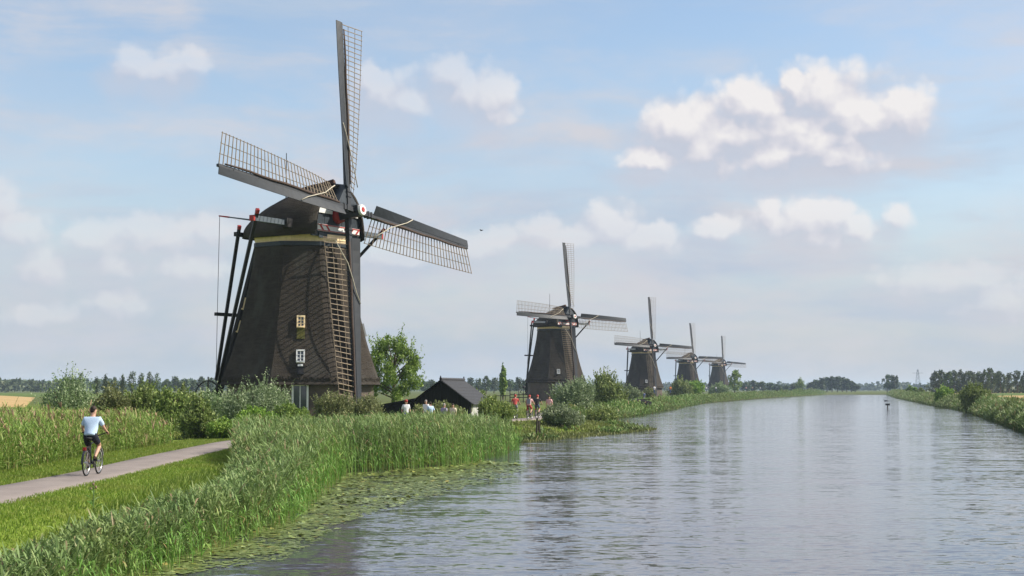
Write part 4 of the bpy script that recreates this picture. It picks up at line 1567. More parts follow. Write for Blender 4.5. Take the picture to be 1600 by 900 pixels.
# ------------------------------------------------------------------ shrubs and trees, each a thing
WILLOW, SHRUB, OLIVE, LIGHT, FAR = M['willow'], M['shrub'], M['olive'], M['light_leaf'], M['far_leaf']
# hedge beyond the reed belt, left of the mill
shrub('willow_bush', 108, 76, 46, 583, WILLOW, 'tall grey-green willow bush, leftmost of the hedge behind the reed belt', 4200, 0.15, 0.045, 110, 1.0, 1)
shrub('bush', 178, 79, 36, 597, OLIVE, 'olive bush in the hedge, right beside the tall grey-green willow', 2800, 0.15, 0.06, 40, 0.6, 2)
shrub('bush', 226, 80, 36, 594, LIGHT, 'fresh green bush in the middle of the hedge behind the cyclist', 2800, 0.15, 0.07, 60, 0.7, 3)
shrub('bush', 270, 78, 34, 600, SHRUB, 'dark green bush in the hedge, just left of the yellow-green one', 2400, 0.15, 0.06, 40, 0.6, 4)
shrub('bush', 312, 71, 30, 618, LIGHT, 'yellow-green leafy bush at the right end of the hedge by the path', 3200, 0.15, 0.07, 60, 0.7, 5)
shrub('bush', 292, 88, 26, 601, LIGHT, 'small light green bush standing behind the end of the hedge', 1800, 0.16, 0.07, 40, 0.7, 6)
shrub('bush', 330, 96, 26, 607, WILLOW, 'pale bush in front of the winch wheel of the large mill', 1800, 0.15, 0.05, 50, 0.8, 7)
# in front of the large mill
shrub('willow_bush', 398, 82, 66, 596, WILLOW, 'broad willow bush with upright silvery shoots in front of the large mill', 7500, 0.15, 0.042, 170, 1.1, 8, lobes=12)
shrub('bush', 452, 80, 36, 628, SHRUB, 'rounded green bush below the white door of the large mill', 2600, 0.14, 0.06, 40, 0.5, 9)
shrub('bush', 520, 95, 36, 610, OLIVE, 'olive bush at the foot of the hanging brown sail', 3000, 0.15, 0.05, 80, 0.8, 10)
shrub('bush', 572, 99, 34, 615, OLIVE, 'low feathery bush at the right foot of the large mill', 2600, 0.15, 0.05, 70, 0.8, 11)
shrub('bush', 352, 70, 34, 650, SHRUB, 'low dark green bush at the bend of the path', 2600, 0.13, 0.055, 30, 0.4, 12)
shrub('bush', 408, 73, 46, 632, SHRUB, 'dark shaded bush behind the tall reeds, below the broad silvery willow', 3400, 0.13, 0.055, 30, 0.4, 58)
# tree right of the large mill
tree(614, 132, 46, 524, 'loose', LIGHT, 'light green leafy tree between the large mill and the black shed', 9500, 0.26, 0.11, 13)
# by the shed
shrub('bush', 690, 102, 44, 626, OLIVE, 'olive hedge bush in front of the black shed', 2800, 0.15, 0.06, 60, 0.5, 14)
shrub('bush', 772, 106, 34, 618, OLIVE, 'large olive bush right of the shed, left of the red-helmeted cyclists', 3400, 0.15, 0.06, 70, 0.6, 15)
shrub('bush', 745, 127, 22, 606, LIGHT, 'small light bush behind the right end of the shed', 1300, 0.18, 0.08, 20, 0.5, 16)
tree(786, 330, 7, 570, 'poplar', SHRUB, 'single slim poplar standing between the shed and the second mill', 2200, 0.5, 0.3, 17)
# canal bank below the second mill
shrub('willow_bush', 878, 110, 34, 629, WILLOW, 'round pale willow bush on the grassy tongue beside the water', 4200, 0.18, 0.05, 80, 0.6, 18)
shrub('willow_bush', 897, 152, 40, 591, WILLOW, 'large silvery willow bush right in front of the second mill', 5200, 0.22, 0.065, 120, 0.9, 19)
shrub('bush', 948, 196, 34, 584, LIGHT, 'bright green tall bush right of the second mill', 4200, 0.28, 0.12, 120, 1.0, 20)
shrub('bush', 938, 135, 30, 634, OLIVE, 'low green bush at the waterline right of the tongue', 1800, 0.2, 0.08, 30, 0.5, 21)
shrub('bush', 986, 245, 18, 601, WILLOW, 'small grey-green bush left of the third mill', 1500, 0.3, 0.12, 40, 0.8, 22)
shrub('bush', 1000, 262, 30, 626, OLIVE, 'low spreading bush below the group of standing walkers', 1800, 0.26, 0.1, 30, 0.4, 23)
shrub('bush', 1012, 330, 14, 606, OLIVE, 'small olive bush at the foot of the third mill', 900, 0.35, 0.15, 20, 0.6, 57)
shrub('bush', 1063, 420, 22, 591, LIGHT, 'light green bush in front of the fourth mill, left of a darker one', 2000, 0.42, 0.2, 60, 0.9, 24)
shrub('bush', 1084, 430, 18, 593, SHRUB, 'darker green bush in front of the fourth mill', 1700, 0.42, 0.2, 40, 0.8, 25)
shrub('bush', 1122, 545, 20, 596, WILLOW, 'rounded pale bush in front of the farthest mill', 1500, 0.5, 0.2, 30, 0.6, 26)
tree(1147, 600, 12, 578, 'round', SHRUB, 'small dark tree standing right of the farthest mill', 1300, 0.7, 0.4, 27)
tree(1250, 900, 9, 589, 'poplar', SHRUB, 'pointed dark tree on the left bank where the canal narrows away', 700, 0.9, 0.55, 28)
# round shrubs that line the left bank into the distance
ORD = ['first', 'second', 'third', 'fourth', 'fifth', 'sixth', 'seventh', 'eighth', 'ninth', 'tenth', 'eleventh', 'twelfth', 'thirteenth', 'fourteenth', 'fifteenth', 'sixteenth', 'seventeenth', 'eighteenth']
ROW = [(1034, 264, 22, 628), (1064, 300, 15, 621), (1085, 338, 14, 619), (1107, 375, 15, 616), (1131, 420, 13, 614), (1152, 470, 12, 613), (1172, 520, 12, 611), (1194, 580, 11, 610), (1214, 640, 11, 609), (1236, 720, 11, 607), (1262, 790, 12, 606)]
for i, (px, d, hw, top) in enumerate(ROW):
    xx = float(left_x(d)) - 2.0 - d * 0.004
    shrub('bush', px, d, hw, top, [SHRUB, WILLOW, LIGHT][i % 3] if i != 4 else OLIVE, f'rounded waterside bush, {ORD[i]} from the near end of the left bank row', 1000, 0.0009 * d, 0.0004 * d, 12, 0.4, 60 + i, group='rounded bushes lining the left bank', x=xx, lobes=6)
# right bank
shrub('bush', 1516, 205, 33, 599, LIGHT, 'largest round bush on the right bank, half shaded', 4200, 0.26, 0.12, 60, 0.6, 30, x=float(right_x(205)) + 1.2)
shrub('bush', 1468, 285, 18, 602, SHRUB, 'smaller round bush on the right bank beyond the largest one', 2200, 0.32, 0.15, 30, 0.6, 31, x=float(right_x(285)) + 1.6)
shrub('bush', 1405, 520, 9, 601, SHRUB, 'tiny dark bush on the right bank under the two far trees', 600, 0.55, 0.3, 0, 0.5, 32, x=float(right_x(520)) + 4)
shrub('bush', 1427, 480, 6, 604, SHRUB, 'tiny dark bush on the right bank, middle one of the three distant', 500, 0.5, 0.3, 0, 0.5, 33, x=float(right_x(480)) + 4)
shrub('bush', 1441, 440, 9, 605, OLIVE, 'tiny low bush on the right bank, nearest of the three distant', 600, 0.5, 0.3, 0, 0.5, 34, x=float(right_x(440)) + 4)
# two trees far behind the canal's end
tree(1385, 960, 9, 585, 'round', FAR, 'left one of the two far trees rising together beyond the canal', 900, 0.9, 0.6, 35)
tree(1397, 960, 8, 586, 'round', FAR, 'right one of the two far trees rising together beyond the canal', 900, 0.9, 0.6, 36)
# dense row of tall trees on the right
tops = [580, 578, 580, 579, 578, 580, 579, 581, 578, 575, 580]
for i in range(11):
    tree(1461 + i * 9.6, 690 + 22 * math.sin(i * 2.1), 9.5, tops[i], 'tall' if i < 3 else 'round', FAR, f'tall hazy tree, {ORD[i]} from the left of the dense far right row', 900, 0.75, 0.5, i, 'dense', group='dense tree row far right')
for i in range(5):
    tree(1562 + i * 13, 650 + 15 * math.sin(i * 1.7), 9.5, [580, 582, 579, 580, 579][i], 'tall', FAR, f'airy tree with bare trunk, {ORD[i]} of the gappy row at the far right', 620, 0.75, 0.5, i + 1, 'airy', group='gappy tree row far right')
# the wood at the end of the canal
for i, (px, top) in enumerate([(1268, 597), (1275, 593), (1283, 590), (1291, 589), (1299, 588), (1307, 588), (1315, 589), (1322, 591), (1329, 595), (1335, 600)]):
    tree(px, 1120 + 40 * math.sin(i * 2.4), 8.5, top, 'round', FAR, f'far blue-green tree, {ORD[i]} from the left of the domed wood', 420, 1.3, 0.9, i, 'wood', group='domed wood at the canal end')
# tree rows beyond the fields on the left
for i, (px, top, hw) in enumerate([(127, 583, 8), (152, 588, 8), (166, 584, 8), (180, 589, 8), (193, 585, 8), (207, 580, 9), (222, 582, 8), (235, 581, 9), (246, 583, 8)]):
    tree(px, 430 + 25 * math.sin(i * 1.9), hw, top, 'poplar' if i in (1, 2, 4) else 'round', FAR, f'dark green field tree, {ORD[i]} from the left above the hedge', 620, 0.6, 0.4, i, 'field', group='field trees above the left hedge')
for i, (px, top) in enumerate([(262, 592), (276, 588), (290, 591), (303, 593), (316, 588), (330, 590), (344, 592)]):
    tree(px, 760 + 40 * math.sin(i * 2.2), 9, top, 'round', FAR, f'blue-green distant tree, {ORD[i]} from the left behind the winch wheel', 360, 1.0, 0.7, i, 'dist', group='distant trees behind the large mill')
for i, (px, top) in enumerate([(664, 596), (676, 593), (735, 589), (748, 591), (760, 587), (772, 590), (797, 592), (810, 589), (822, 593), (836, 590)]):
    tree(px, 800 + 50 * math.sin(i * 2.7), 9, top, 'round', FAR, f'blue-green distant tree, {ORD[i]} from the left around the shed roof', 360, 1.0, 0.7, i, 'dist', group='distant trees behind the shed')
for i, (px, top) in enumerate([(1165, 597), (1178, 594), (1190, 596), (1202, 598), (1214, 600), (1226, 602), (1239, 600)]):
    tree(px, 1000 + 30 * math.sin(i * 2.7), 9, top, 'round', FAR, f'hazy distant tree, {ORD[i]} from the left beyond the farthest mill', 320, 1.2, 0.8, i, 'dist2', group='hazy trees beyond the farthest mill')


def woodland(name, y0, y1, px0, px1, n, h0, h1, leaf, seed):
    """far wood that reads as one mass"""
    g = np.random.default_rng(seed)
    d = g.uniform(y0, y1, n)
    px = np.linspace(px0, px1, n) + g.uniform(-6, 6, n)
    cx = (px - 800) / FPX * d
    hh = g.uniform(h0, h1, n) * (0.75 + 0.4 * clump(px * 0.05, px * 0.021, 1.0))
    parts = []
    for i in range(n):
        m = 26
        u = unit(g.normal(0, 1, (m, 3)))
        rad = g.uniform(0.3, 1, m)[:, None] ** 0.5
        c = np.array([cx[i], d[i], hh[i] * 0.52]) + u * rad * np.array([hh[i] * 0.62, hh[i] * 0.4, hh[i] * 0.48])
        parts.append(leaf_quads(c, unit(u + g.normal(0, 0.6, (m, 3))), leaf * g.uniform(0.7, 1.3, m), leaf * 0.8 * g.uniform(0.7, 1.3, m), g))
    V, F = join_np(parts)
    tag(link(name, mesh_np(name, V, F), FAR), kind='stuff')


woodland('distant_wood', 1500, 2000, -120, 900, 330, 9, 13, 4.6, 71)
woodland('distant_wood', 2100, 2700, 800, 1800, 330, 9, 14, 5.6, 72)
woodland('distant_wood', 1000, 1250, -100, 130, 60, 7, 10, 3.2, 73)
woodland('distant_undergrowth', 690, 720, 1455, 1660, 60, 3.5, 5, 1.6, 74)


# ------------------------------------------------------------------ shed with black boarded gable and tiled roof
def shed():
    d = 118.0
    o = empty('shed', ((690 - 800) / FPX * d, d, gz((690 - 800) / FPX * d, d)), R(-11.5))
    AP, EV, WX, LEN = 2.92, 1.28, 2.25, 7.2        # ridge height, eaves, half width, length
    fr = MB()
    # gable wall of upright boards, each a piece
    body = MB().add([(-WX, 0.06, 0), (WX, 0.06, 0), (WX, 0.06, EV), (0, 0.06, AP - 0.1), (-WX, 0.06, EV), (-WX, LEN, 0), (WX, LEN, 0), (WX, LEN, EV), (0, LEN, AP - 0.1), (-WX, LEN, EV)],
                    [(0, 1, 2, 3, 4), (9, 8, 7, 6, 5), (0, 5, 6, 1), (1, 6, 7, 2), (4, 9, 5, 0), (2, 7, 8, 3), (3, 8, 9, 4)]).build('wall', M['black_wood'], o)
    nb = 14
    for i in range(nb):
        x0 = -WX + 2 * WX * i / nb + 0.008
        x1 = -WX + 2 * WX * (i + 1) / nb - 0.008
        t = lambda x: EV + (AP - 0.1 - EV) * (1 - abs(x) / WX) - 0.02
        dd = 0.0 if i % 2 else 0.025
        MB().add([(x0, 0.02 - dd, 0.02), (x1, 0.02 - dd, 0.02), (x1, 0.02 - dd, t(x1)), (x0, 0.02 - dd, t(x0)), (x0, 0.055, 0.02), (x1, 0.055, 0.02), (x1, 0.055, t(x1)), (x0, 0.055, t(x0))],
                 [(0, 1, 2, 3), (7, 6, 5, 4), (0, 4, 5, 1), (1, 5, 6, 2), (2, 6, 7, 3), (3, 7, 4, 0)]).build('plank', M['black_wood'], body)
    # roof slopes with rows of tiles
    for sgn in (1, -1):
        rows = 16
        m = MB()
        sl = Vector((WX + 0.28, 0, -(AP - EV) * (WX + 0.28) / WX))
        n = Vector((-sl.z, 0, sl.x)).normalized()
        for k in range(rows):
            a = sl * (k / rows)
            b = sl * ((k + 1.12) / rows)
            pts = []
            for q, up in ((a, 0.03), (b, 0.07)):
                for yv in (-0.25, LEN + 0.25):
                    p = q + n * up
                    pts.append((sgn * p.x, yv, AP + p.z))
            pts += [(p[0], p[1], p[2] - 0.06) for p in pts]
            m.add(pts, [(0, 1, 3, 2), (4, 6, 7, 5), (0, 4, 5, 1), (2, 3, 7, 6), (0, 2, 6, 4), (1, 5, 7, 3)])
        rf = m.build('roof', M['roof_tile'], o)
        rf['kind'] = 'stuff'
    MB().tube([(0, -0.3, AP + 0.09), (0, LEN + 0.3, AP + 0.09)], 0.11, 8).build('ridge_tile', M['roof_tile'], o)
    for yv in (-0.27, LEN + 0.27):
        MB().bar((0, yv, AP + 0.1), (0, yv, AP + 0.34), 0.16, 0.14, 0.05, 0.05).build('finial', M['iron'], o)
    for sgn in (1, -1):                                  # barge boards
        MB().bar((0, -0.27, AP + 0.02), (sgn * (WX + 0.28), -0.27, AP + 0.02 - (AP - EV) * (WX + 0.28) / WX), 0.04, 0.16, up=(0, 1, 0)).build('barge_board', M['roof_tile'] if sgn > 0 else M['black_wood'], o)
    # lean-to on the left
    ln = MB().add([(-WX - 0.02, 0.4, 0), (-WX - 3.1, 0.4, 0), (-WX - 3.1, 0.4, 0.85), (-WX - 0.02, 0.4, EV + 0.1), (-WX - 0.02, LEN - 1, 0), (-WX - 3.1, LEN - 1, 0), (-WX - 3.1, LEN - 1, 0.85), (-WX - 0.02, LEN - 1, EV + 0.1)],
                  [(3, 2, 1, 0), (4, 5, 6, 7), (0, 1, 5, 4), (1, 2, 6, 5), (2, 3, 7, 6), (3, 0, 4, 7)]).build('lean_to', M['black_wood'], o)
    MB().add([(-WX + 0.1, 0.15, EV + 0.26), (-WX - 3.4, 0.15, 0.92), (-WX - 3.4, LEN - 0.8, 0.92), (-WX + 0.1, LEN - 0.8, EV + 0.26), (-WX + 0.1, 0.15, EV + 0.16), (-WX - 3.4, 0.15, 0.82), (-WX - 3.4, LEN - 0.8, 0.82), (-WX + 0.1, LEN - 0.8, EV + 0.16)],
             [(3, 2, 1, 0), (4, 5, 6, 7), (0, 1, 5, 4), (1, 2, 6, 5), (2, 3, 7, 6), (3, 0, 4, 7)]).build('lean_to_roof', M['black_wood'], o)
    MB().box((WX + 0.005, 0.3, 0.0), (WX + 0.05, 2.6, EV - 0.12)).build('whitewashed_wall', M['limewash'], o)
    tag(o, 'low black wooden shed with grey tiled gable roof beside the path', 'shed')


shed()


# ------------------------------------------------------------------ people and bicycles
def skin_mesh(name, pts, edges, mat, parent, sub=1):
    """pts: name -> (x, y, z, radius); the first is the root"""
    keys = list(pts)
    me = bpy.data.meshes.new(name)
    me.from_pydata([pts[k][:3] for k in keys], [(keys.index(a), keys.index(b)) for a, b in edges], [])
    me.update()
    o = link(name, me, mat, parent)
    sk = o.modifiers.new('skin', 'SKIN')
    sk.use_smooth_shade = True
    for i, k in enumerate(keys):
        r = pts[k][3]
        d = me.skin_vertices[0].data[i]
        d.radius = r if isinstance(r, tuple) else (r, r)
        d.use_root = i == 0
    ss = o.modifiers.new('sub', 'SUBSURF')
    ss.levels = ss.render_levels = sub
    return o


def chain(*k):
    return list(zip(k[:-1], k[1:]))


def body_points(J, fingers=False):
    """J: joints; returns skin points and edges of one continuous body"""
    p, e = {}, []
    pel, ch, nk, hd = [np.array(J[k], float) for k in ('pelvis', 'chest', 'neck', 'head')]
    p['pelvis'] = (*pel, (0.135, 0.105))
    w = pel * 0.5 + ch * 0.5
    p['waist'] = (*w, (0.125, 0.095))
    p['chest'] = (*ch, (0.145, 0.105))
    p['collar'] = (*(ch * 0.3 + nk * 0.7), (0.085, 0.075))
    p['neck'] = (*nk, 0.055)
    up = unit(hd - nk)
    p['skull'] = (*(hd - up * 0.02), (0.070, 0.078))
    p['crown_top'] = (*(hd + up * 0.07), (0.066, 0.074))
    e += chain('pelvis', 'waist', 'chest', 'collar', 'neck', 'skull', 'crown_top')
    f = np.array(J.get('face', (0, 1, 0)), float)
    p['chin'] = (*(hd + f * 0.05 - up * 0.075), 0.034)
    p['nose'] = (*(hd + f * 0.10 - up * 0.03), 0.016)
    e += [('skull', 'chin'), ('skull', 'nose')]
    sx = unit(np.cross(f, up))
    for s, t in ((1, 'r'), (-1, 'l')):
        p['ear' + t] = (*(hd + sx * s * 0.082 - up * 0.02), 0.018)
        e.append(('skull', 'ear' + t))
        sh, el, wr, hn = [np.array(J[k + t], float) for k in ('shoulder', 'elbow', 'wrist', 'hand')]
        p['sh' + t] = (*sh, 0.062)
        p['ua' + t] = (*(sh * .5 + el * .5), 0.050)
        p['el' + t] = (*el, 0.040)
        p['fa' + t] = (*(el * .6 + wr * .4), 0.040)
        p['wr' + t] = (*wr, 0.027)
        p['hn' + t] = (*hn, (0.040, 0.022))
        e += chain('chest', 'sh' + t, 'ua' + t, 'el' + t, 'fa' + t, 'wr' + t, 'hn' + t)
        if fingers:
            dv = unit(hn - wr)
            lat = unit(np.cross(dv, np.array([0, 0, 1.0])))
            for q in range(4):
                b0 = hn + lat * (0.026 - 0.018 * q) + dv * 0.03
                b1 = b0 + dv * (0.034 + 0.006 * (1.5 - abs(q - 1.5))) - np.array([0, 0, 0.012])
                b2 = b1 + dv * 0.008 - np.array([0, 0, 0.032])
                p[f'f{q}a' + t], p[f'f{q}b' + t], p[f'f{q}c' + t] = (*b0, 0.0095), (*b1, 0.009), (*b2, 0.008)
                e += chain('hn' + t, f'f{q}a' + t, f'f{q}b' + t, f'f{q}c' + t)
            th = hn - lat * s * -0.03 - dv * 0.01
            p['t0' + t], p['t1' + t] = (*th, 0.011), (*(th + dv * 0.03 - np.array([0, 0, 0.03])), 0.009)
            e += chain('wr' + t, 't0' + t, 't1' + t)
        hp, kn, an, to = [np.array(J[k + t], float) for k in ('hip', 'knee', 'ankle', 'toe')]
        p['hp' + t] = (*hp, 0.095)
        p['th' + t] = (*(hp * .5 + kn * .5), 0.080)
        p['kn' + t] = (*kn, 0.054)
        p['cf' + t] = (*(kn * .65 + an * .35), 0.055)
        p['an' + t] = (*an, 0.036)
        p['to' + t] = (*to, (0.040, 0.028))
        e += chain('pelvis', 'hp' + t, 'th' + t, 'kn' + t, 'cf' + t, 'an' + t, 'to' + t)
    return p, e


def clothe(o, J, top, bottom, shoe, sleeve=0.85, leg=0.8, sub=1):
    pel, ch, nk = [np.array(J[k], float) for k in ('pelvis', 'chest', 'neck')]
    p = {'chest': (*ch, (0.186, 0.136)), 'waist': (*(pel * .5 + ch * .5), (0.176, 0.134)), 'hem': (*(pel * .98 + ch * .02), (0.176, 0.142)), 'tail': (*(pel * 1.10 - ch * .10), (0.176, 0.144)), 'collar': (*(ch * .32 + nk * .68), (0.090, 0.078))}
    e = [('chest', 'waist'), ('waist', 'hem'), ('hem', 'tail'), ('chest', 'collar')]
    for t in 'rl':
        sh, el = np.array(J['shoulder' + t], float), np.array(J['elbow' + t], float)
        p['s' + t] = (*sh, 0.080)
        p['m' + t] = (*(sh * (1 - sleeve * .5) + el * sleeve * .5), 0.070)
        p['c' + t] = (*(sh * (1 - sleeve) + el * sleeve), 0.064)
        e += chain('chest', 's' + t, 'm' + t, 'c' + t)
    skin_mesh('shirt', p, e, top, o, sub)
    p = {'pelvis': (*pel, (0.155, 0.130)), 'belt': (*(pel * .72 + ch * .28), (0.150, 0.120))}
    e = [('pelvis', 'belt')]
    for t in 'rl':
        hp, kn, an = [np.array(J[k + t], float) for k in ('hip', 'knee', 'ankle')]
        p['h' + t] = (*hp, 0.112)
        f = min(leg, 1.0)
        p['m' + t] = (*(hp * (1 - f * .5) + kn * f * .5), 0.098)
        p['k' + t] = (*(hp * (1 - f) + kn * f), 0.084 if leg <= 1 else 0.068)
        e += chain('pelvis', 'h' + t, 'm' + t, 'k' + t)
        if leg > 1:
            p['a' + t] = (*(kn * .1 + an * .9), 0.058)
            e.append(('k' + t, 'a' + t))
    skin_mesh('shorts' if leg <= 1 else 'trousers', p, e, bottom, o, sub)
    for t in 'rl':
        an, to = np.array(J['ankle' + t], float), np.array(J['toe' + t], float)
        skin_mesh('shoe', {'heel': (*(an + [0, -0.03, -0.045]), 0.045), 'mid': (*(an * .5 + to * .5 + [0, 0, -0.01]), (0.048, 0.036)), 'tip': (*to, (0.044, 0.030)), 'cuff': (*(an + [0, 0, 0.02]), 0.042)},
                  [('heel', 'mid'), ('mid', 'tip'), ('heel', 'cuff')], shoe, o, sub)


def hair_on(o, J, mat, helmet=False):
    nk, hd = np.array(J['neck'], float), np.array(J['head'], float)
    f = np.array(J.get('face', (0, 1, 0)), float)
    c = hd + unit(hd - nk) * 0.055 - f * 0.018
    m = MB().ell(c, (0.100, 0.125, 0.098) if helmet else (0.084, 0.100, 0.088), 12, 8)
    if not helmet:
        m.ell(c - np.array(f) * 0.035 - np.array([0, 0, 0.045]), (0.070, 0.058, 0.075), 10, 6)
    m.build('helmet' if helmet else 'hair', mat, o, True)


RIDE = {'pelvis': (0, -0.25, 1.03), 'chest': (0, -0.10, 1.37), 'neck': (0, -0.03, 1.535), 'head': (0.0, 0.01, 1.66), 'face': (0.25, 0.97, 0)}
for s, t in ((1, 'r'), (-1, 'l')):
    RIDE['shoulder' + t] = (s * 0.185, -0.07, 1.45)
    RIDE['elbow' + t] = (s * 0.285, 0.00, 1.22)
    RIDE['wrist' + t] = (s * 0.30, 0.17, 1.125)
    RIDE['hand' + t] = (s * 0.30, 0.235, 1.105)
    RIDE['hip' + t] = (s * 0.095, -0.23, 0.99)
RIDE.update({'kneer': (0.135, 0.14, 0.76), 'ankler': (0.125, -0.23, 0.47), 'toer': (0.13, -0.10, 0.40), 'kneel': (-0.135, 0.09, 0.69), 'anklel': (-0.125, 0.00, 0.26), 'toel': (-0.13, 0.13, 0.195)})


def walk_pose(k, arm=0.0):
    J = {'pelvis': (0, 0, 0.95), 'chest': (0, 0.01, 1.33), 'neck': (0, 0.01, 1.50), 'head': (0, 0.03, 1.63), 'face': (0, 1, 0)}
    for s, t in ((1, 'r'), (-1, 'l')):
        st = s * k
        J['shoulder' + t] = (s * 0.18, 0, 1.42)
        J['elbow' + t] = (s * 0.235, -0.05 - st * 0.10 + arm * 0.05, 1.14)
        J['wrist' + t] = (s * 0.24, 0.06 - st * 0.16 + arm * 0.16, 0.93 + arm * 0.15)
        J['hand' + t] = (s * 0.24, 0.09 - st * 0.18 + arm * 0.22, 0.85 + arm * 0.17)
        J['hip' + t] = (s * 0.09, 0, 0.92)
        J['knee' + t] = (s * 0.10, 0.03 + st * 0.20, 0.50)
        J['ankle' + t] = (s * 0.10, st * 0.28, 0.09 + (0.05 if st < 0 else 0))
        J['toe' + t] = (s * 0.11, st * 0.28 + 0.14, 0.035)
    return J


def bicycle(loc, rz, label, frame_mat, sub=True):
    o = empty('bicycle', loc, rz)
    f = MB()
    BB, SEAT, HT, HB = (0, -0.08, 0.29), (0, -0.27, 0.90), (0, 0.36, 0.90), (0, 0.42, 0.62)
    RW, FW = (0, -0.53, 0.34), (0, 0.55, 0.34)
    f.tube([BB, SEAT], 0.017, 8).tube([HB, BB], 0.021, 8).tube([HT, (0, -0.235, 0.80)], 0.016, 8).tube([HT, HB], 0.021, 8)
    for s in (-1, 1):
        f.tube([(s * 0.05, RW[1], RW[2]), (s * 0.03, BB[1], BB[2])], 0.011, 6)
        f.tube([(s * 0.05, RW[1], RW[2]), (s * 0.02, -0.235, 0.80)], 0.010, 6)
        f.tube([HB, (s * 0.05, 0.46, 0.56), (s * 0.05, FW[1], FW[2])], 0.013, 6)
    f.build('frame', frame_mat, o)
    for c in (RW, FW):
        w = MB().torus(c, (1, 0, 0), 0.325, 0.021, 32, 8).build('wheel', M['tyre'], o, True)
        MB().torus(c, (1, 0, 0), 0.298, 0.011, 32, 6).build('rim', M['chrome'], w, True)
        sp = MB().tube([(-0.05, c[1], c[2]), (0.05, c[1], c[2])], 0.025, 8)
        for k in range(18):
            a = math.pi * 2 * k / 18
            sp.tube([((-1) ** k * 0.03, c[1] + 0.02 * math.cos(a), c[2] + 0.02 * math.sin(a)), (0, c[1] + 0.295 * math.cos(a), c[2] + 0.295 * math.sin(a))], 0.0022, 3, False)
        sp.build('spokes', M['chrome'], w)
        g = MB()
        pts = [(c[1] + 0.365 * math.cos(a), c[2] + 0.365 * math.sin(a)) for a in np.linspace(R(20 if c is FW else 35), R(185 if c is RW else 150), 12)]
        for sx in (-0.025, 0.025):
            pass
        vs_, fs_ = [], []
        for i, (yv, zv) in enumerate(pts):
            vs_ += [(-0.027, yv, zv), (0, yv, zv + 0.012), (0.027, yv, zv)]
        for i in range(len(pts) - 1):
            fs_ += [(3 * i, 3 * i + 1, 3 * i + 4, 3 * i + 3), (3 * i + 1, 3 * i + 2, 3 * i + 5, 3 * i + 4)]
        g.add(vs_, fs_)
        gm = g.build('mudguard', M['white'] if c is FW else frame_mat, o)
        sd = gm.modifiers.new('thick', 'SOLIDIFY')
        sd.thickness = 0.004
    s = MB().ell((0, -0.34, 0.955), (0.085, 0.10, 0.04), 12, 6).ell((0, -0.22, 0.95), (0.035, 0.12, 0.03), 10, 6)
    s.build('saddle', M['tyre'], o, True)
    MB().tube([SEAT, (0, -0.29, 0.94)], 0.013, 8).build('seat_post', M['chrome'], o)
    h = MB().tube([HT, (0, 0.345, 1.00)], 0.014, 8)
    h.tube([(-0.31, 0.19, 1.09), (-0.27, 0.27, 1.09), (-0.10, 0.35, 1.03), (0, 0.345, 1.01), (0.10, 0.35, 1.03), (0.27, 0.27, 1.09), (0.31, 0.19, 1.09)], 0.013, 8)
    h.build('handlebar', M['iron'], o)
    for sg in (-1, 1):
        MB().tube([(sg * 0.295, 0.22, 1.09), (sg * 0.325, 0.15, 1.09)], 0.02, 8).build('grip', M['tyre'], o)
    c = MB().tube([(0.055, BB[1], BB[2]), (0.075, BB[1], BB[2])], 0.09, 16)
    c.build('chainring', M['iron'], o)
    for sg in (1, -1):
        e = Vector((sg * 0.09, BB[1] - sg * 0.13, BB[2] + sg * 0.09))
        cr = MB().bar((sg * 0.085, BB[1], BB[2]), e, 0.025, 0.018).build('crank', M['chrome'], o)
        MB().box((min(sg * 0.09, sg * 0.19), e.y - 0.045, e.z - 0.012), (max(sg * 0.09, sg * 0.19), e.y + 0.045, e.z + 0.012)).build('pedal', M['tyre'], cr)
    r = MB()
    for sx in (-0.06, 0.0, 0.06):
        r.tube([(sx, -0.28, 0.73), (sx, -0.70, 0.73)], 0.007, 6)
    for sx in (-0.065, 0.065):
        r.tube([(sx, -0.64, 0.73), (sx, RW[1], RW[2])], 0.006, 6)
    r.build('luggage_rack', M['iron'], o)
    MB().box((-0.04, -0.735, 0.66), (0.04, -0.70, 0.74)).build('rear_light', M['red'], o)
    tag(o, label, 'bicycle')
    return o


def rider(x, y, rz, label, top, bottom, head, head_helmet, bike_label, frame, pack=None, sub=1, leg=0.8, scale=1.0, group=None):
    z = gz(x, y) + 0.035
    b = bicycle((x, y, z), rz, bike_label, frame)
    o = empty('person', (x, y, z), rz)
    p, e = body_points(RIDE, True)
    skin_mesh('body', p, e, M['skin'], o, sub)
    clothe(o, RIDE, top, bottom, M['shoe'], 0.8, leg, sub)
    hair_on(o, RIDE, head, head_helmet)
    tag(o, label, 'person', group)
    if pack is not None:
        k = MB().bar((0, -0.30, 1.14), (0, -0.19, 1.50), 0.30, 0.17, 0.26, 0.14, up=(0, 1, 0)).build('backpack', pack)
        k.parent = o
    return o


def walker(x, y, rz, label, top, bottom, hair, helmet=False, k=0.6, arm=0.0, leg=1.2, pack=None, z=None, s=1.0, group=None):
    o = empty('person', (x, y, gz(x, y) + 0.03 if z is None else z), rz)
    o.scale = (s, s, s)
    J = walk_pose(k, arm)
    p, e = body_points(J)
    skin_mesh('body', p, e, M['skin'], o, 1)
    clothe(o, J, top, bottom, M['shoe'], 0.9, leg)
    hair_on(o, J, hair, helmet)
    if pack is not None:
        MB().box((-0.15, -0.27, 1.02), (0.15, -0.13, 1.42)).build('backpack', pack, o)
    tag(o, label, 'person', group)
    return o


def cloth(name, c):
    return solid(name, c, 0.85, 0.08, 14, 0.15)


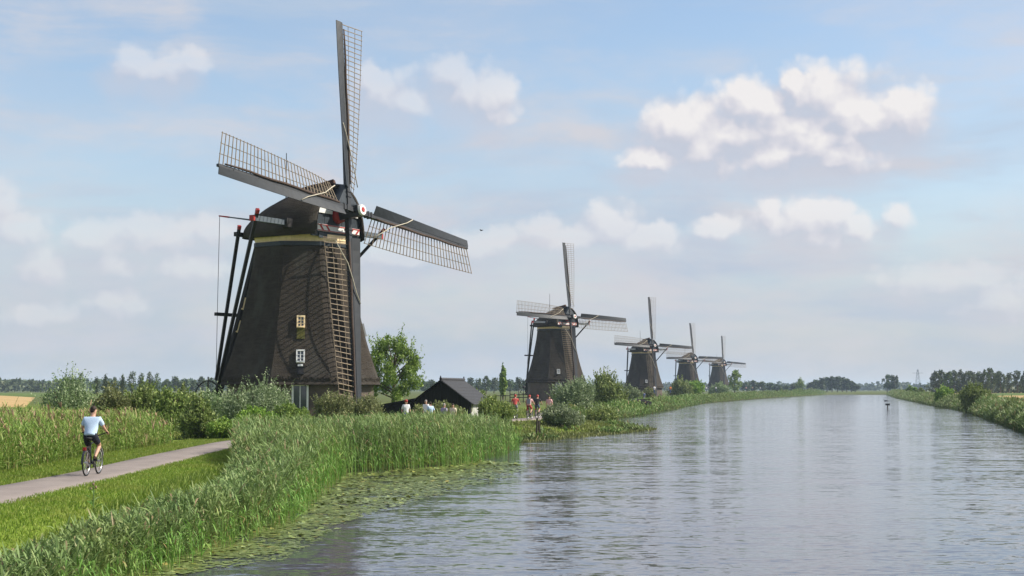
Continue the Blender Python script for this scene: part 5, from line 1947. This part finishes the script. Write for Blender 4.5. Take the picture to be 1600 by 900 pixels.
C_WHITE, C_RED, C_BLUE, C_GREY, C_BLACK, C_PINK, C_TAN, C_DENIM = [cloth(n, c) for n, c in (
    ('white_cloth', (0.66, 0.66, 0.68)), ('red_cloth', (0.42, 0.07, 0.06)), ('blue_cloth', (0.08, 0.14, 0.42)), ('grey_cloth', (0.22, 0.23, 0.25)),
    ('black_cloth', (0.018, 0.018, 0.022)), ('pink_cloth', (0.62, 0.36, 0.36)), ('tan_cloth', (0.42, 0.33, 0.22)), ('denim', (0.07, 0.10, 0.18)))]
GREYHAIR = solid('grey_hair', (0.28, 0.25, 0.23), 0.8, 0.3, 40)

rider(-10.92, 40.2, R(-1.5), 'man cycling away on the path in a light blue shirt and navy shorts', M['shirt_blue'], M['navy'], M['hair'], False,
      'dark city bicycle with pale front mudguard ridden by the man in blue', M['paint_dark'], sub=2)
rider(1.30, 114.0, R(-16), 'cyclist in red shorts with a grey backpack beside the posts', C_PINK, C_RED, M['red'], True,
      'bicycle under the cyclist with red shorts and grey backpack', M['paint_dark'], C_GREY, leg=0.9)
rider(0.25, 113.0, R(-10), 'cyclist in red top bending beside the olive bush', C_RED, C_GREY, M['red'], True,
      'bicycle under the red-topped cyclist beside the olive bush', M['paint_dark'], leg=1.2)
rider(1.95, 117.5, R(-14), 'cyclist in dark jacket with red helmet, ahead of the one in red shorts', C_BLACK, C_DENIM, M['red'], True,
      'bicycle under the cyclist in the dark jacket', M['paint_dark'], leg=0.8)
# walkers half hidden behind the reeds
for px, d, lab, a, b_, hr, hel, rz, s in (
        (635, 88, 'walker in a white top with a red cap behind the reeds', C_WHITE, C_BLUE, M['red'], True, R(200), 0.92),
        (666, 92, 'walker in a white shirt behind the reeds, left of the grey-haired one', C_WHITE, C_DENIM, GREYHAIR, False, R(150), 0.90),
        (673, 91, 'walker in pale blue jacket close beside the white-shirted walker', M['shirt_blue'], C_DENIM, M['hair'], False, R(30), 0.87),
        (694, 90, 'grey-haired walker in a mauve jacket behind the reeds', cloth('mauve_cloth', (0.30, 0.25, 0.38)), C_DENIM, GREYHAIR, False, R(-30), 0.93),
        (708, 92, 'walker in a cream top behind the reeds, rightmost of the four', cloth('cream_cloth', (0.60, 0.50, 0.40)), C_TAN, M['hair'], False, R(160), 0.90)):
    walker((px - 800) / FPX * d, d, rz, lab, a, b_, hr, hel, s=s)
# a walker beyond the three cyclists, half hidden by the willow
walker((858 - 800) / FPX * 121, 121, R(170), 'walker in pink top beside the round pale willow bush', C_PINK, C_TAN, M['hair'])
# the group that stands on the bank
for i, (px, lab, a, b_) in enumerate(((984, 'walker in white on the bank, left one of the standing group', C_WHITE, C_DENIM), (989, 'walker in red on the bank, between two white-topped ones', C_RED, C_BLACK),
                                      (994, 'walker in pale blue standing third in the bank group', M['shirt_blue'], C_GREY), (999, 'walker in dark blue on the bank, right end of the standing group', C_BLUE, C_BLACK),
                                      (1006, 'lone walker in grey-blue right of the standing group', C_DENIM, C_GREY))):
    d = 262 + 4 * (i % 3)
    walker((px - 800) / FPX * d, d, R(180 if i % 2 else 20), lab, a, b_, [M['hair'], GREYHAIR][i % 2], k=0.4)
for px, d, lab, a in ((1022, 300, 'tiny walker in white on the path below the third mill', C_WHITE), (1047, 330, 'tiny walker in orange beside the path near the third mill', cloth('orange_cloth', (0.6, 0.2, 0.05))),
                      (1103, 470, 'tiny walker in white below the fourth mill', C_WHITE), (1118, 500, 'tiny walker in white between the fourth and farthest mills', C_WHITE),
                      (1165, 600, 'tiny distant walker in pink right of the farthest mill', C_PINK), (1187, 640, 'tiny distant walker in white, rightmost of all on the far path', C_WHITE),
                      (1175, 620, 'tiny distant walker in cream between the two rightmost', C_TAN)):
    walker((px - 800) / FPX * d, d, R(10), lab, a, C_DENIM, M['hair'], k=0.5, z=gz((px - 800) / FPX * d, d) + 0.9 + d * 0.001)


# ------------------------------------------------------------------ small things
def post(px, d, h, label, lean, seed, z0=None):
    X = (px - 800) / FPX * d
    g = np.random.default_rng(seed)
    zb = gz(X, d) if z0 is None else z0
    m = MB().tube([(0, 0, -0.4), (lean * 0.5, 0.02, h * 0.5), (lean, 0.0, h)], [0.075, 0.07, 0.06], 9)
    o = m.build('wooden_post', M['old_wood'], None, False, (X, d, zb))
    tag(o, label, 'post')


post(838, 100, 1.15, 'weathered wooden post at the water edge below the cyclists, left one', 0.06, 1)
post(843, 100.6, 0.95, 'shorter weathered wooden post at the water edge, right of its twin', -0.05, 2)
post(922, 141, 0.75, 'thin dark stake standing in the water behind the grassy tongue', 0.02, 3, WATER_Z - 0.3)
post(704, 84, 1.0, 'wooden post half hidden at the right end of the reeds', 0.03, 4)

# fence left of the second mill
fe = empty('fence', ((797 - 800) / FPX * 262, 262, 0.4))
for i in range(6):
    MB().box((i * 0.75 - 0.07, -0.07, -0.6), (i * 0.75 + 0.07, 0.07, 1.15)).build('fence_post', M['old_wood'], fe)
for zz_ in (0.45, 0.9):
    MB().box((-0.1, 0.08, zz_ - 0.07), (3.9, 0.13, zz_ + 0.07)).build('rail', M['old_wood'], fe)
tag(fe, 'short wooden rail fence left of the second windmill', 'fence')
fe = empty('fence', ((775 - 800) / FPX * 265, 265, 0.3))
for i in range(4):
    MB().box((i * 0.8 - 0.06, -0.06, -0.5), (i * 0.8 + 0.06, 0.06, 1.0)).build('fence_post', M['old_wood'], fe)
MB().box((-0.1, 0.07, 0.75), (2.5, 0.12, 0.87)).build('rail', M['old_wood'], fe)
tag(fe, 'low single-rail fence near the slim poplar', 'fence')

# dark rounded form added for the grass bank's shaded side, below the walkers
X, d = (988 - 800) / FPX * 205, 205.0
bt = empty('bank_shade', (X, d, gz(X, d) - 0.05), R(70))
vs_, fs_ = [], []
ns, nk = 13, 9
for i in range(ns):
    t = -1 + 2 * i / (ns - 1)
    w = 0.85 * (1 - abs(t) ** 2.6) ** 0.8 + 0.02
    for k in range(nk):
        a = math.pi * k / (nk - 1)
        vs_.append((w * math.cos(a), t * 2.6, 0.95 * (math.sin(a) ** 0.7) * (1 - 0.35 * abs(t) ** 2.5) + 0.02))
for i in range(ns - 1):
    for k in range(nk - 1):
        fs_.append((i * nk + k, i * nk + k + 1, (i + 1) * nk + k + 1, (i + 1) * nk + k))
MB().add(vs_, fs_).build('shade_shell', M['black_wood'], bt, True)
MB().bar((0, -2.5, 0.92), (0, 2.5, 0.92), 0.08, 0.10).build('shade_ridge', M['old_wood'], bt)
tag(bt, 'dark rounded form added for the shaded side of the grass bank below the standing walkers', 'bank_shade')

# marker in the water with a bird on it, a swimming bird, a flying one
X, Yd = on_ground(1387, 640, WATER_Z)
mk = empty('channel_marker', (X, Yd, WATER_Z))
MB().tube([(0, 0, -0.8), (0, 0, 0.72)], 0.08, 8).build('pole', M['old_wood'], mk)
MB().box((-0.34, -0.05, 0.66), (0.34, 0.05, 0.92)).build('top_mark', M['iron'], mk)
tag(mk, 'dark marker pole with a flat top standing in the canal', 'marker')


def bird(name, loc, s, rz, label, wings, mat):
    o = empty(name, loc, rz)
    m = MB().ell((0, 0, 0.10), (0.09, 0.24, 0.10), 12, 8).tube([(0, 0.17, 0.13), (0, 0.25, 0.22), (0, 0.27, 0.27)], [0.05, 0.035, 0.035], 8).ell((0, 0.30, 0.28), (0.04, 0.065, 0.045), 10, 6).tube([(0, -0.2, 0.11), (0, -0.36, 0.13)], [0.06, 0.015], 8)
    m.build('body', mat, o, True)
    MB().tube([(0, 0.35, 0.28), (0, 0.42, 0.265)], [0.018, 0.006], 6).build('beak', M['tan'], o)
    for sg in (-1, 1):
        if wings:
            MB().add([(sg * 0.06, 0.12, 0.14), (sg * 0.06, -0.10, 0.14), (sg * 0.34, -0.10, 0.27), (sg * 0.34, 0.08, 0.28), (sg * 0.64, -0.14, 0.20), (sg * 0.06, 0.0, 0.165), (sg * 0.34, 0.0, 0.295)],
                     [(0, 5, 6, 3), (5, 1, 2, 6), (3, 6, 4), (6, 2, 4), (0, 3, 2, 1), (3, 4, 2)]).build('wing', mat, o)
        else:
            MB().ell((sg * 0.075, -0.05, 0.12), (0.035, 0.20, 0.07), 8, 6).build('wing', mat, o, True)
    o.scale = (s, s, s)
    tag(o, label, 'bird')


M['tan'] = solid('tan', (0.42, 0.28, 0.06), 0.5, 0.1, 10)
X, Yd = on_ground(1384, 627, WATER_Z)
bird('water_bird', (X, Yd, WATER_Z - 0.05), 1.7, R(80), 'dark water bird swimming far out near the right bank', False, M['iron'])
p = at_dist(752, 361, 120)
bird('flying_bird', tuple(p), 0.42, R(60), 'small dark bird flying right of the largest windmill', True, M['iron'])

# tall pale thistle among the weeds by the path, white garden things at the winch
X, d = (150 - 800) / FPX * 30.5, 30.5
th = empty('thistle', (X, d, gz(X, d)))
MB().tube([(0, 0, -0.1), (0.01, 0, 0.25), (0.0, 0.01, 0.52)], [0.016, 0.013, 0.008], 6).build('stem', M['thistle'] if 'thistle' in M else M['reed'], th)
g = np.random.default_rng(5)
for i in range(9):
    z0 = 0.06 + 0.048 * i
    a = i * 2.4
    L_ = 0.24 - 0.014 * i
    c, s_ = math.cos(a), math.sin(a)
    MB().add([(0, 0, z0), (c * L_ * .5 - s_ * .035, s_ * L_ * .5 + c * .035, z0 + L_ * .35), (c * L_, s_ * L_, z0 + L_ * .45), (c * L_ * .5 + s_ * .035, s_ * L_ * .5 - c * .035, z0 + L_ * .35)], [(0, 1, 2, 3)]).build('leaf', M['reed'], th)
for q, (dx, zq) in enumerate(((0, 0.54), (0.05, 0.48), (-0.05, 0.45))):
    MB().ell((dx, 0, zq), (0.022, 0.022, 0.032), 8, 6).build('flower_head', M['plume'], th, True)
tag(th, 'tall pale thistle standing alone between the path and the nearest reeds', 'plant')

# lattice mast far off on the right
X, d = (1433 - 800) / FPX * 1700, 1700.0
ms = MB()
for sx in (-1, 1):
    for sy in (-1, 1):
        ms.bar((sx * 3.2, sy * 3.2, 0), (sx * 0.5, sy * 0.5, 24), 0.2)
for i in range(6):
    z0, z1 = 4.0 * i, 4.0 * i + 4
    w0, w1 = 3.2 - 2.7 * z0 / 24, 3.2 - 2.7 * z1 / 24
    for sy in (-1, 1):
        ms.bar((-w0, sy * w0, z0), (w1, sy * w1, z1), 0.12).bar((w0, sy * w0, z0), (-w1, sy * w1, z1), 0.12)
po = empty('power_mast', (X, d, 0))
ms.build('lattice', M['beam_grey'], po)
MB().bar((-6, 0, 20), (6, 0, 20), 0.25).build('cross_arm', M['beam_grey'], po)
tag(po, 'faint lattice power mast on the horizon left of the tall tree row', 'mast')

# ------------------------------------------------------------------ the air
hb = MB().box((-4600, -140, -4.0), (4700, 9100, 34.0))
hz_o = hb.build('haze', None)
m, T, out = mat_new('air')
vol = T.n('ShaderNodeVolumePrincipled', ins={'Color': (0.62, 0.78, 1.0, 1), 'Density': 0.00011, 'Anisotropy': 0.0})
m.node_tree.links.new(vol.outputs[0], out.inputs['Volume'])
hz_o.data.materials.append(m)
tag(hz_o, kind='stuff')
